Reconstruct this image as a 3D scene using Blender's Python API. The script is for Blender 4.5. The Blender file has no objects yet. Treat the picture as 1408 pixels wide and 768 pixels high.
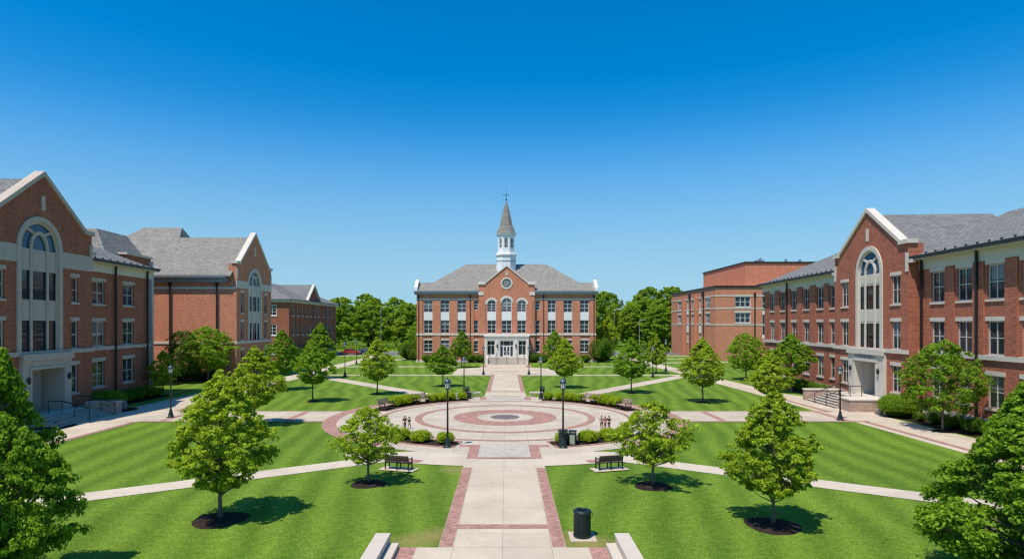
import bpy, math, random
import numpy as np
from mathutils import Matrix, Vector
from mathutils.geometry import tessellate_polygon

random.seed(7)
RNG = np.random.default_rng(11)
SC = bpy.context.scene
COL = SC.collection
R = math.radians

# ------------------------------------------------------------------ object helpers
def link(name, data, parent=None, mat=None, loc=None):
    o = bpy.data.objects.new(name, data)
    COL.objects.link(o)
    if parent is not None:
        o.parent = parent
    if loc is not None:
        o.location = loc
    if mat is not None:
        o.matrix_local = mat
    return o

def tag(o, label=None, cat=None, group=None, kind=None):
    if label: o['label'] = label
    if cat: o['category'] = cat
    if group: o['group'] = group
    if kind: o['kind'] = kind
    return o

def thing(name, label, cat, loc=(0, 0, 0), rz=0.0, group=None):
    o = link(name, None)
    o.empty_display_size = .3
    o.location = loc
    o.rotation_euler = (0, 0, rz)
    return tag(o, label, cat, group)

def copy_tree(o, parent=None):
    c = o.copy()
    COL.objects.link(c)
    if parent is not None:
        c.parent = parent
    for k in list(KIDS.get(o.name, [])):
        copy_tree(k, c)
    return c

KIDS = {}
def note_kids(root):
    """remember the parts of a finished thing so that it can be copied"""
    for o in bpy.data.objects:
        if o.parent is not None:
            KIDS.setdefault(o.parent.name, [])
            if o not in KIDS[o.parent.name]:
                KIDS[o.parent.name].append(o)

class MB:
    """collects faces and builds them as one mesh"""
    def __init__(s, M=None):
        s.v = []; s.f = []; s.ch = []; s.M = M or Matrix.Identity(4)
    def add(s, pts, faces):
        n = len(s.v)
        s.ch.append((n, len(s.f), len(pts), len(faces)))
        s.v += [s.M @ Vector(p) for p in pts]
        s.f += [tuple(n + i for i in f) for f in faces]
    def face(s, pts):
        s.add(pts, [tuple(range(len(pts)))])
    def box(s, x0, x1, y0, y1, z0, z1):
        if x0 > x1: x0, x1 = x1, x0
        if y0 > y1: y0, y1 = y1, y0
        if z0 > z1: z0, z1 = z1, z0
        p = [(x0,y0,z0),(x1,y0,z0),(x1,y1,z0),(x0,y1,z0),(x0,y0,z1),(x1,y0,z1),(x1,y1,z1),(x0,y1,z1)]
        s.add(p, [(0,3,2,1),(4,5,6,7),(0,1,5,4),(1,2,6,5),(2,3,7,6),(3,0,4,7)])
    def cbox(s, cx, cy, cz, sx, sy, sz):
        s.box(cx-sx/2, cx+sx/2, cy-sy/2, cy+sy/2, cz-sz/2, cz+sz/2)
    def prism(s, poly, y0, y1):
        """poly: (x,z) counter-clockwise seen from -y; extruded from y0 to y1"""
        n = len(poly)
        pts = [(x, y0, z) for x, z in poly] + [(x, y1, z) for x, z in poly]
        faces = [tuple(range(n)), tuple(range(2*n-1, n-1, -1))]
        for i in range(n):
            j = (i+1) % n
            faces.append((i, i+n, j+n, j))
        s.add(pts, faces)
    def zprism(s, poly, z0, z1):
        n = len(poly)
        pts = [(x, y, z0) for x, y in poly] + [(x, y, z1) for x, y in poly]
        faces = [tuple(range(n-1, -1, -1)), tuple(range(n, 2*n))]
        for i in range(n):
            j = (i+1) % n
            faces.append((i, j, j+n, i+n))
        s.add(pts, faces)
    def band(s, outer, inner, y0, y1):
        """open strip between two (x,z) polylines of equal length, from y0 (front) to y1"""
        n = len(outer)
        pts = []
        for a, b in zip(outer, inner):
            pts += [(a[0], y0, a[1]), (b[0], y0, b[1]), (a[0], y1, a[1]), (b[0], y1, b[1])]
        faces = []
        for i in range(n-1):
            a, b = 4*i, 4*(i+1)
            faces += [(a, a+1, b+1, b), (a+2, b+2, b+3, a+3), (a, b, b+2, a+2), (a+1, a+3, b+3, b+1)]
        faces += [(0, 2, 3, 1), (4*(n-1), 4*(n-1)+1, 4*(n-1)+3, 4*(n-1)+2)]
        s.add(pts, faces)
    def tube(s, pts, rad, n=8, cap=True):
        pts = [Vector(p) for p in pts]
        if not hasattr(rad, '__len__'): rad = [rad]*len(pts)
        out = []; faces = []
        up = Vector((0,0,1))
        for i, p in enumerate(pts):
            d = (pts[min(i+1, len(pts)-1)] - pts[max(i-1, 0)]).normalized()
            a = d.cross(up if abs(d.z) < .95 else Vector((1,0,0))).normalized()
            b = d.cross(a)
            for k in range(n):
                t = 2*math.pi*k/n
                out.append(p + (a*math.cos(t) + b*math.sin(t))*rad[i])
        for i in range(len(pts)-1):
            for k in range(n):
                j = (k+1) % n
                faces.append((i*n+k, (i+1)*n+k, (i+1)*n+j, i*n+j))
        if cap:
            faces.append(tuple(range(n)))
            faces.append(tuple((len(pts)-1)*n + k for k in range(n-1, -1, -1)))
        s.add(out, faces)
    def lathe(s, prof, n=24, c=(0,0), rot=0.0, cap=True):
        out = []; faces = []
        for r, z in prof:
            for k in range(n):
                t = 2*math.pi*k/n + rot
                out.append((c[0]+r*math.cos(t), c[1]+r*math.sin(t), z))
        m = len(prof)
        for i in range(m-1):
            for k in range(n):
                j = (k+1) % n
                faces.append((i*n+k, i*n+j, (i+1)*n+j, (i+1)*n+k))
        if cap:
            faces.append(tuple(range(n-1, -1, -1)))
            faces.append(tuple((m-1)*n+k for k in range(n)))
        s.add(out, faces)
    def facade(s, outer, holes, depth=.2, y=0.0):
        """flat wall at y with holes ((x,z) loops) and their reveals"""
        loops = [[Vector((x, z, 0)) for x, z in outer]] + [[Vector((x, z, 0)) for x, z in h] for h in holes]
        flat = [p for l in loops for p in l]
        tris = tessellate_polygon(loops)
        faces = []
        for a, b, c in tris:
            A, B, C_ = flat[a], flat[b], flat[c]
            cr = (B.x-A.x)*(C_.y-A.y) - (B.y-A.y)*(C_.x-A.x)
            faces.append((a, b, c) if cr > 0 else (a, c, b))
        s.add([(p.x, y, p.y) for p in flat], faces)
        for h in holes:
            n = len(h)
            area = sum(h[i][0]*h[(i+1) % n][1] - h[(i+1) % n][0]*h[i][1] for i in range(n))
            hh = h if area > 0 else h[::-1]
            for i in range(n):
                a, b = hh[i], hh[(i+1) % n]
                s.face([(a[0], y, a[1]), (b[0], y, b[1]), (b[0], y+depth, b[1]), (a[0], y+depth, a[1])])
    def mesh(s, name, mat=None, smooth=False):
        me = bpy.data.meshes.new(name)
        me.from_pydata([tuple(p) for p in s.v], [], s.f)
        me.update()
        uv = me.uv_layers.new(name='UVMap')
        zz = Vector((0,0,1))
        buf = [0.0]*(2*len(me.loops))
        for p in me.polygons:
            n = p.normal
            if abs(n.z) > .995:
                t, b = Vector((1,0,0)), Vector((0,1,0))
            else:
                t = zz.cross(n).normalized(); b = n.cross(t)
            for li in p.loop_indices:
                co = me.vertices[me.loops[li].vertex_index].co
                buf[2*li] = co.dot(t); buf[2*li+1] = co.dot(b)
        uv.data.foreach_set('uv', buf)
        if smooth:
            me.polygons.foreach_set('use_smooth', [True]*len(me.polygons))
        if mat: me.materials.append(mat)
        return me
    def build(s, name, mat, parent=None, bevel=0.0, smooth=False, M=None):
        o = link(name, s.mesh(name, mat, smooth), parent, M)
        if bevel:
            b = o.modifiers.new('bevel', 'BEVEL'); b.width = bevel; b.segments = 2; b.limit_method = 'ANGLE'; b.angle_limit = R(40)
        return o

def build_each(mb, name, mat, parent):
    """one object for each separate piece collected in mb"""
    for v0, f0, nv, nf in mb.ch:
        m = MB(); m.v = mb.v[v0:v0+nv]; m.f = [tuple(i-v0 for i in f) for f in mb.f[f0:f0+nf]]
        m.build(name, mat, parent)

def rect(xa, xb, za, zb):
    return [(xa, za), (xb, za), (xb, zb), (xa, zb)]

def arch(xa, xb, za, zs, rise=1.0, n=16):
    """loop: rectangle with an arched head; zs = spring line"""
    c = (xa+xb)/2; r = (xb-xa)/2
    pts = [(xa, za), (xb, za)]
    for k in range(n+1):
        t = math.pi*k/n
        pts.append((c + r*math.cos(t), zs + rise*r*math.sin(t)))
    return pts

def archline(xa, xb, za, zs, rise=1.0, n=20):
    """open polyline: right foot, over the arch, left foot"""
    c = (xa+xb)/2; r = (xb-xa)/2
    return [(xb, za)] + [(c + r*math.cos(math.pi*k/n), zs + rise*r*math.sin(math.pi*k/n)) for k in range(n+1)] + [(xa, za)]

# ------------------------------------------------------------------ materials
class NT:
    def __init__(s, name):
        m = bpy.data.materials.new(name); m.use_nodes = True
        s.m = m; s.t = m.node_tree; s.n = s.t.nodes; s.b = s.n['Principled BSDF']; s.out = s.n['Material Output']
    def node(s, typ, **kw):
        n = s.n.new(typ)
        for k, v in kw.items():
            if k[0] == '_': setattr(n, k[1:], v)
            else: n.inputs[k.replace('__', ' ')].default_value = v
        return n
    def link(s, a, b): s.t.links.new(a, b)
    def noise(s, vec, scale, detail=4, rough=.55, out='Fac'):
        n = s.node('ShaderNodeTexNoise', Scale=scale, Detail=detail, Roughness=rough)
        if vec is not None: s.link(vec, n.inputs['Vector'])
        return n.outputs[out]
    def ramp(s, fac, stops):
        n = s.node('ShaderNodeValToRGB')
        e = n.color_ramp.elements
        while len(e) < len(stops): e.new(.5)
        for el, (p, c) in zip(e, stops):
            el.position = p; el.color = (*c, 1) if len(c) == 3 else c
        s.link(fac, n.inputs[0])
        return n.outputs[0]
    def mix(s, fac, a, b, mode='MIX'):
        n = s.node('ShaderNodeMix', _data_type='RGBA', _blend_type=mode)
        for i, v in ((0, fac), (6, a), (7, b)):
            if hasattr(v, 'is_linked'): s.link(v, n.inputs[i])
            elif i == 0: n.inputs[0].default_value = v
            else: n.inputs[i].default_value = (*v, 1)
        return n.outputs[2]
    def math(s, op, a, b=None, c=None, clamp=False):
        n = s.node('ShaderNodeMath', _operation=op, _use_clamp=clamp)
        for i, v in enumerate((a, b, c)):
            if v is None: continue
            if hasattr(v, 'is_linked'): s.link(v, n.inputs[i])
            else: n.inputs[i].default_value = v
        return n.outputs[0]
    def bump(s, h, strength=.3, dist=.02):
        n = s.node('ShaderNodeBump', Strength=strength, Distance=dist)
        s.link(h, n.inputs['Height']); s.link(n.outputs[0], s.b.inputs['Normal'])
    def coord(s, which='Object'):
        return s.node('ShaderNodeTexCoord').outputs[which]
    def color(s, c):
        if hasattr(c, 'is_linked'): s.link(c, s.b.inputs['Base Color'])
        else: s.b.inputs['Base Color'].default_value = (*c, 1)
    def set(s, rough=.8, spec=.3, metal=0.0):
        s.b.inputs['Roughness'].default_value = rough
        s.b.inputs['Specular IOR Level'].default_value = spec
        s.b.inputs['Metallic'].default_value = metal
        return s

def m_plain(name, c, rough=.6, spec=.4, metal=0., var=.12, scale=3.0):
    t = NT(name).set(rough, spec, metal)
    v = t.noise(t.coord('Object'), scale)
    t.color(t.mix(v, [x*(1-var) for x in c], [x*(1+var) for x in c]))
    return t.m

def m_brick(name, c1, c2, mortar, bw=.225, rh=.078, var=.28):
    t = NT(name).set(.9, .2)
    uv = t.coord('UV')
    br = t.node('ShaderNodeTexBrick', Scale=1.0, Mortar__Size=.007, Mortar__Smooth=.3, Bias=0.0, Brick__Width=bw, Row__Height=rh)
    br.inputs['Color1'].default_value = (*c1, 1); br.inputs['Color2'].default_value = (*c2, 1); br.inputs['Mortar'].default_value = (*mortar, 1)
    t.link(uv, br.inputs['Vector'])
    big = t.noise(uv, .35, 5)
    st = t.node('ShaderNodeMapping'); st.inputs['Scale'].default_value = (1.2, .12, 1)
    t.link(uv, st.inputs[0])
    streak = t.noise(st.outputs[0], 1.0, 4)
    c = t.mix(t.math('MULTIPLY', big, var*2), br.outputs['Color'], [x*.45 for x in c1], 'MIX')
    c = t.mix(t.math('MULTIPLY', streak, .35), c, [min(1, x*1.45+.02) for x in c2], 'MIX')
    fine = t.noise(uv, 6.0, 3)
    c = t.mix(.35, c, t.ramp(fine, [(.3, (.55,)*3), (.7, (1.25,)*3)]), 'MULTIPLY')
    t.color(c)
    t.bump(br.outputs['Fac'], -.35, .01)
    return t.m

def m_stone(name, c, var=.14, joints=True):
    t = NT(name).set(.85, .25)
    uv = t.coord('UV')
    n1 = t.noise(uv, 1.3, 6); n2 = t.noise(uv, 14, 4)
    col = t.mix(n1, [x*(1-var) for x in c], [min(1, x*(1+var)) for x in c])
    col = t.mix(t.math('MULTIPLY', n2, .25), col, [x*.72 for x in c])
    st = t.node('ShaderNodeMapping'); st.inputs['Scale'].default_value = (2.2, .18, 1)
    t.link(uv, st.inputs[0])
    s2 = t.ramp(t.noise(st.outputs[0], 1.0, 5), [(.52, (0,)*3), (.75, (1,)*3)])
    col = t.mix(t.math('MULTIPLY', s2, .3), col, (c[0]*.5, c[1]*.48, c[2]*.46))
    t.color(col); t.bump(n2, .15, .01)
    return t.m

def m_roof(name, c):
    t = NT(name).set(.92, .2)
    uv = t.coord('UV')
    br = t.node('ShaderNodeTexBrick', Scale=1.0, Mortar__Size=.018, Mortar__Smooth=.2, Bias=0.0, Brick__Width=.5, Row__Height=.24)
    br.inputs['Color1'].default_value = (*[x*.82 for x in c], 1); br.inputs['Color2'].default_value = (*[x*1.18 for x in c], 1)
    br.inputs['Mortar'].default_value = (*[x*.35 for x in c], 1)
    t.link(uv, br.inputs['Vector'])
    n = t.noise(uv, .5, 6); n2 = t.noise(uv, 5.0, 4)
    col = t.mix(.3, br.outputs['Color'], t.ramp(n, [(.3, (.85,)*3), (.7, (1.12, 1.11, 1.1))]), 'MULTIPLY')
    col = t.mix(.5, col, t.ramp(n2, [(.35, (.75,)*3), (.65, (1.25,)*3)]), 'MULTIPLY')
    t.color(col); t.bump(br.outputs['Fac'], -.5, .02)
    return t.m

def m_concrete(name, c, jx=1.5, jy=1.5, jw=.012, rot=0.0, jdark=.62):
    t = NT(name).set(.9, .2)
    P = t.coord('Object')
    mp = t.node('ShaderNodeMapping'); mp.inputs['Rotation'].default_value = (0, 0, rot); mp.inputs['Location'].default_value = (.15, 0, 0)
    t.link(P, mp.inputs[0])
    br = t.node('ShaderNodeTexBrick', Scale=1.0, Mortar__Size=jw, Mortar__Smooth=.3, Bias=0.0, Brick__Width=jx, Row__Height=jy, _offset=0.0)
    a = [x*1.05 for x in c]; b = [x*.92 for x in c]
    br.inputs['Color1'].default_value = (*a, 1); br.inputs['Color2'].default_value = (*b, 1); br.inputs['Mortar'].default_value = (*[x*jdark for x in c], 1)
    t.link(mp.outputs[0], br.inputs['Vector'])
    n1 = t.noise(P, .35, 6, .68); n2 = t.noise(P, 4.0, 6, .75); n3 = t.noise(P, 60., 3)
    col = t.mix(.8, br.outputs['Color'], t.ramp(n1, [(.3, (.80, .79, .77)), (.7, (1.10, 1.09, 1.08))]), 'MULTIPLY')
    col = t.mix(.7, col, t.ramp(n2, [(.3, (.9,)*3), (.7, (1.07,)*3)]), 'MULTIPLY')
    col = t.mix(.6, col, t.ramp(n3, [(.3, (.88,)*3), (.7, (1.1,)*3)]), 'MULTIPLY')
    n4 = t.ramp(t.noise(P, 1.1, 6, .72), [(.56, (0,)*3), (.72, (1,)*3)])
    col = t.mix(t.math('MULTIPLY', n4, .2), col, [x*.45 for x in c])
    t.color(col); t.bump(n3, .12, .005)
    return t.m

def m_paver(name, c, bw=.2, rh=.1, var=.25):
    t = NT(name).set(.9, .2)
    P = t.coord('Object')
    br = t.node('ShaderNodeTexBrick', Scale=1.0, Mortar__Size=.006, Mortar__Smooth=.2, Bias=0.0, Brick__Width=bw, Row__Height=rh)
    br.inputs['Color1'].default_value = (*[x*(1-var) for x in c], 1); br.inputs['Color2'].default_value = (*[min(1, x*(1+var)) for x in c], 1)
    br.inputs['Mortar'].default_value = (*[x*.6 for x in c], 1)
    t.link(P, br.inputs['Vector'])
    n1 = t.noise(P, .8, 6)
    n2 = t.noise(P, 8, 4)
    col = t.mix(.7, br.outputs['Color'], t.ramp(n1, [(.3, (.85,)*3), (.7, (1.15,)*3)]), 'MULTIPLY')
    col = t.mix(.7, col, t.ramp(n2, [(.3, (.82,)*3), (.7, (1.15,)*3)]), 'MULTIPLY')
    t.color(col); t.bump(br.outputs['Fac'], -.2, .005)
    return t.m

def m_grass(name):
    t = NT(name).set(.9, .15)
    P = t.coord('Object')
    sep = t.node('ShaderNodeSeparateXYZ'); t.link(P, sep.inputs[0])
    warp = t.noise(P, .06, 2)
    ax = t.math('ABSOLUTE', sep.outputs[0])
    d = t.math('ADD', t.math('MULTIPLY', ax, 1.0), t.math('MULTIPLY', sep.outputs[1], -.16))
    d = t.math('ADD', d, t.math('MULTIPLY', warp, 5.0))
    s = t.math('SINE', t.math('MULTIPLY', d, 3.6))
    s = t.math('MULTIPLY_ADD', s, .5, .5)
    wob = t.noise(P, .5, 4)
    s = t.math('ADD', t.math('MULTIPLY', s, .6), t.math('MULTIPLY', wob, .5), clamp=True)
    col = t.mix(s, (.076, .150, .012), (.160, .258, .028))
    n1 = t.noise(P, .12, 5)
    col = t.mix(.7, col, t.ramp(n1, [(.3, (.78, .82, .75)), (.7, (1.22, 1.15, 1.05))]), 'MULTIPLY')
    n2 = t.noise(P, 3.2, 6, .75)
    col = t.mix(.9, col, t.ramp(n2, [(.34, (.68, .74, .6)), (.66, (1.3, 1.24, 1.3))]), 'MULTIPLY')
    gm = t.node('ShaderNodeMapping'); gm.inputs['Scale'].default_value = (1.0, .55, 1); t.link(P, gm.inputs[0])
    n3 = t.noise(gm.outputs[0], 15.0, 4, .75)
    col = t.mix(1.0, col, t.ramp(n3, [(.34, (.52, .58, .42)), (.66, (1.5, 1.42, 1.5))]), 'MULTIPLY')
    dry = t.ramp(t.noise(P, .8, 6, .65), [(.62, (0,)*3), (.78, (1,)*3)])
    for px, py in ((-3.3, 20.95), (2.95, 20.75), (-2.5, 21.6), (2.4, 21.2), (-2.6, 31.2)):
        vd = t.node('ShaderNodeVectorMath', _operation='DISTANCE'); t.link(P, vd.inputs[0]); vd.inputs[1].default_value = (px, py, 0)
        near = t.math('SUBTRACT', 1.0, t.math('DIVIDE', vd.outputs['Value'], 1.1), clamp=True)
        patch = t.math('MULTIPLY', near, t.math('MULTIPLY', n2, 1.7))
        col = t.mix(t.math('MULTIPLY', patch, .85, clamp=True), col, (.30, .235, .085))
    col = t.mix(t.math('MULTIPLY', dry, .35), col, (.22, .2, .05))
    t.color(col); t.bump(t.math('ADD', n3, n2), .8, .05)
    return t.m

def m_mulch(name):
    t = NT(name).set(.95, .1)
    P = t.coord('Object')
    n1 = t.noise(P, 22, 5, .7); n2 = t.noise(P, 3, 4)
    col = t.ramp(n1, [(.3, (.012, .009, .008)), (.55, (.045, .03, .024)), (.75, (.12, .08, .06))])
    col = t.mix(.6, col, t.ramp(n2, [(.3, (.7,)*3), (.7, (1.3,)*3)]), 'MULTIPLY')
    t.color(col); t.bump(n1, 1.0, .06)
    return t.m

def m_leaf(name, dark, light, transl=.42, nscale=1.3):
    t = NT(name).set(.6, .12)
    at = t.node('ShaderNodeAttribute', _attribute_name='tint')
    oi = t.node('ShaderNodeObjectInfo')
    n = t.noise(t.coord('Object'), nscale, 3)
    f = t.math('ADD', t.math('MULTIPLY', at.outputs['Fac'], .75), t.math('MULTIPLY', n, .3))
    f = t.math('ADD', f, t.math('MULTIPLY_ADD', oi.outputs['Random'], .16, -.08), clamp=True)
    c = t.mix(f, dark, light)
    t.color(c)
    tr = t.node('ShaderNodeBsdfTranslucent')
    tc = t.mix(1.0, c, (1.25, 1.2, .45), 'MULTIPLY')
    t.link(tc, tr.inputs['Color'])
    mx = t.node('ShaderNodeMixShader'); mx.inputs[0].default_value = transl
    t.link(t.b.outputs[0], mx.inputs[1]); t.link(tr.outputs[0], mx.inputs[2])
    t.link(mx.outputs[0], t.out.inputs['Surface'])
    return t.m

def m_glass(name, c=(.014, .019, .022), blind=True, refl=.45, cold=(.16, .19, .2)):
    """dark window glass; some panes show a pale blind or curtain behind the glass"""
    t = NT(name).set(.03, refl)
    oi = t.node('ShaderNodeObjectInfo')
    P = t.coord('Object')
    sep = t.node('ShaderNodeSeparateXYZ'); t.link(P, sep.inputs[0])
    base = t.mix(oi.outputs['Random'], [x*.6 for x in c], [x*1.8 for x in c])
    rv = t.math('MULTIPLY', oi.outputs['Random'], 7.13)
    drop = t.math('MULTIPLY_ADD', t.math('FRACT', rv), 2.2, .3)
    blind_zone = t.math('GREATER_THAN', sep.outputs[2], drop)  # part of the pane above the lower edge of the blind
    on = t.math('GREATER_THAN', t.math('FRACT', t.math('MULTIPLY', oi.outputs['Random'], 3.7)), .62)
    sh = t.math('MULTIPLY', blind_zone, on)
    nz = t.noise(P, 1.7, 3)
    base = t.mix(t.math('MULTIPLY', nz, .5), base, [x*3.2 for x in c])
    if blind:
        base = t.mix(t.math('MULTIPLY', sh, .75), base, cold)
    t.color(base)
    wv = t.noise(P, .9, 2)
    t.bump(wv, .06, .05)
    return t.m

M = {}
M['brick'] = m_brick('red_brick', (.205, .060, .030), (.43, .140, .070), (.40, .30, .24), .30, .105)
M['brick_sunlit'] = m_brick('red_brick_sunlit_tone', (.42, .132, .070), (.68, .255, .142), (.58, .44, .33), .28, .095, var=.2)  # lighter copy of the red brick, sunlit brightness put into the colour
M['brick_warm_lit'] = m_brick('red_brick_warm_lit', (.235, .066, .036), (.48, .142, .075), (.46, .34, .26), .30, .105, var=.18)  # warmer brick, lightened in colour for the weak sun on the right hall
M['stone'] = m_stone('limestone', (.64, .575, .49))
M['stone_shaded'] = m_stone('limestone_shade_tone', (.50, .415, .34))  # limestone copy with the left hall's shade put into its colour
M['leaf_dome'] = m_leaf('dome_leaf', (.06, .15, .01), (.30, .47, .03), nscale=2)
M['stone_white'] = m_stone('pale_limestone', (.70, .65, .57))
M['stone_dark'] = m_stone('grey_limestone', (.34, .32, .32))
M['rubble'] = m_brick('rough_pink_stone', (.34, .21, .16), (.52, .40, .32), (.3, .25, .2), .42, .2)
M['white'] = m_plain('white_paint', (.78, .78, .76), .5, .4, var=.04)
M['frame'] = m_plain('cream_frame', (.52, .51, .47), .5, .4, var=.06)
M['frieze'] = m_plain('cream_board', (.56, .53, .44), .6, .3, var=.06)
M['roof'] = m_roof('grey_shingle', (.27, .253, .222))
M['roof_dark'] = m_roof('slate_shingle', (.20, .196, .19))
M['dark'] = m_plain('dark_metal', (.022, .024, .026), .45, .5, .3)
M['green_metal'] = m_plain('green_black_metal', (.012, .026, .028), .4, .5, .2)
M['grey_metal'] = m_plain('grey_metal', (.30, .31, .32), .4, .5, .5)
M['glass'] = m_glass('window_glass')
M['glass_blue'] = m_glass('bright_window_glass', (.022, .034, .048), True, .5, (.2, .22, .22))
M['glass_sky'] = m_glass('sky_painted_glass', (.005, .034, .072), False, .4)  # blue of the reflected sky put into the glass colour
M['wood'] = m_plain('weathered_wood', (.36, .255, .20), .8, .2, var=.3, scale=9)
M['wood_dark'] = m_plain('brown_wood', (.10, .062, .048), .7, .3, var=.3, scale=9)
M['concrete'] = m_concrete('concrete_walk', (.565, .475, .365), 1.65, 3.1)
M['concrete_ring'] = m_concrete('concrete_plaza', (.535, .46, .36), 1.5, 1.5)
M['concrete_slab'] = m_concrete('concrete_slab', (.565, .48, .375), 9, 9)
M['stair'] = m_concrete('stair_stone', (.53, .47, .39), 2.4, 2.4)
M['paver'] = m_paver('brick_paver', (.40, .22, .175))
M['paver_thin'] = m_paver('brown_paver', (.34, .20, .16))
M['paver_grey'] = m_paver('grey_paver', (.47, .42, .345), .3, .3, .08)
M['paver_dark'] = m_paver('dark_paver', (.17, .14, .14), .16, .16)
M['asphalt'] = m_plain('asphalt', (.16, .155, .15), .9, .2, var=.2, scale=.6)
M['grass'] = m_grass('lawn')
M['mulch'] = m_mulch('mulch')
M['bark'] = m_plain('bark', (.16, .125, .10), .95, .1, var=.4, scale=12)
M['bark_dark'] = m_plain('dark_bark', (.07, .055, .045), .95, .1, var=.4, scale=9)
M['leaf_young'] = m_leaf('young_leaf', (.095, .19, .010), (.55, .68, .05))
M['leaf_mid'] = m_leaf('green_leaf', (.050, .135, .008), (.36, .55, .040))
M['leaf_deep'] = m_leaf('deep_leaf', (.035, .085, .010), (.17, .29, .035))
M['leaf_far'] = m_leaf('far_leaf', (.065, .155, .014), (.44, .60, .06), transl=.5, nscale=.35)
M['leaf_box'] = m_leaf('boxwood_leaf', (.13, .23, .008), (.48, .60, .022), nscale=3)
M['leaf_shrub'] = m_leaf('shrub_leaf', (.045, .115, .010), (.17, .29, .02), nscale=2)
M['core'] = m_plain('dark_core_fill', (.018, .035, .006), 1, 0, var=.3)  # solid dark filler added inside shrubs to block the view through
M['lamp_glass'] = m_plain('frosted_lamp_glass', (.62, .60, .55), .25, .5, var=.05)
M['navy'] = m_plain('blue_grey_cap', (.05, .075, .11), .35, .6, .2)
# ------------------------------------------------------------------ windows
WC = {}
def win(root, F, xa, xb, za, zb, cols=2, rows=(.5,), fmat='frame', fw=.085, mw=.07, lintel=.3, sill=True, y=.12, gmat='glass', smat='stone', lw=.14, name='window'):
    w = xb-xa; h = zb-za
    key = (round(w, 3), round(h, 3), cols, rows, fmat, fw, mw, lintel, sill, y, gmat, smat, lw)
    if key not in WC:
        m = MB()
        m.box(-w/2, -w/2+fw, y, y+.09, 0, h); m.box(w/2-fw, w/2, y, y+.09, 0, h)
        m.box(-w/2+fw, w/2-fw, y, y+.09, 0, fw); m.box(-w/2+fw, w/2-fw, y, y+.09, h-fw, h)
        xs = [-w/2+fw + (w-2*fw)*i/cols for i in range(1, cols)]
        for x in xs:
            m.box(x-mw/2, x+mw/2, y+.006, y+.085, fw, h-fw)
        edges = [-w/2+fw] + [e for x in xs for e in (x-mw/2, x+mw/2)] + [w/2-fw]
        for i in range(0, len(edges), 2):
            for rr in rows:
                z = fw + (h-2*fw)*rr
                m.box(edges[i], edges[i+1], y+.02, y+.08, z-.032, z+.032)
        g = MB(); g.face([(-w/2+.01, y+.05, .01), (w/2-.01, y+.05, .01), (w/2-.01, y+.05, h-.01), (-w/2+.01, y+.05, h-.01)])
        s_ = MB(); s_.box(-w/2-.1, w/2+.1, -.09, y+.02, -.16, -.003)
        l_ = MB(); l_.box(-w/2-lw, w/2+lw, -.045, .06, h+.003, h+lintel) if lintel else None
        WC[key] = (m.mesh('window_frame', M[fmat]), g.mesh('window_pane', M[gmat]), s_.mesh('window_sill', M[smat]) if sill else None,
                   l_.mesh('window_lintel', M[smat]) if lintel else None)
    a = WC[key]
    f = link(name, a[0], root, F @ Matrix.Translation(((xa+xb)/2, 0, za)))
    link('pane', a[1], f)
    if a[2]: link('sill', a[2], f)
    if a[3]: link('lintel', a[3], f)
    return f

def arched_win(root, F, xa, xb, za, zs, sur=.22, cols=2, rows=(.35, .68), fmat='white', gmat='glass', smat='stone', hood=True, y=.12):
    """window with round head, frame, pane and stone hood"""
    c = (xa+xb)/2; r = (xb-xa)/2
    T = F @ Matrix.Translation((c, 0, za)); H = zs-za
    m = MB()
    fo = archline(-r, r, 0, H); fi = archline(-r+.09, r-.09, .09, H)
    m.band(fo, fi, y, y+.09)
    m.box(-r+.09, r-.09, y, y+.09, 0, .09)
    m.box(-.035, .035, y+.006, y+.085, .09, H+r-.09)
    for rr in rows:
        m.box(-r+.09, -.035, y+.02, y+.08, H*rr-.03, H*rr+.03); m.box(.035, r-.09, y+.02, y+.08, H*rr-.03, H*rr+.03)
    m.box(-r+.09, -.035, y+.02, y+.08, H-.03, H+.03); m.box(.035, r-.09, y+.02, y+.08, H-.03, H+.03)
    f = link('arched_window', m.mesh('arched_window', M[fmat]), root, T)
    g = MB(); g.face([(x, y+.05, z) for x, z in arch(-r+.01, r-.01, .01, H)])
    g.build('pane', M[gmat], f)
    if hood:
        s = MB(); s.band(archline(-r-sur, r+sur, H, H)[1:-1], archline(-r, r, H, H)[1:-1], -.05, .05)
        s.build('hood', M[smat], f)
    return f

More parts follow.
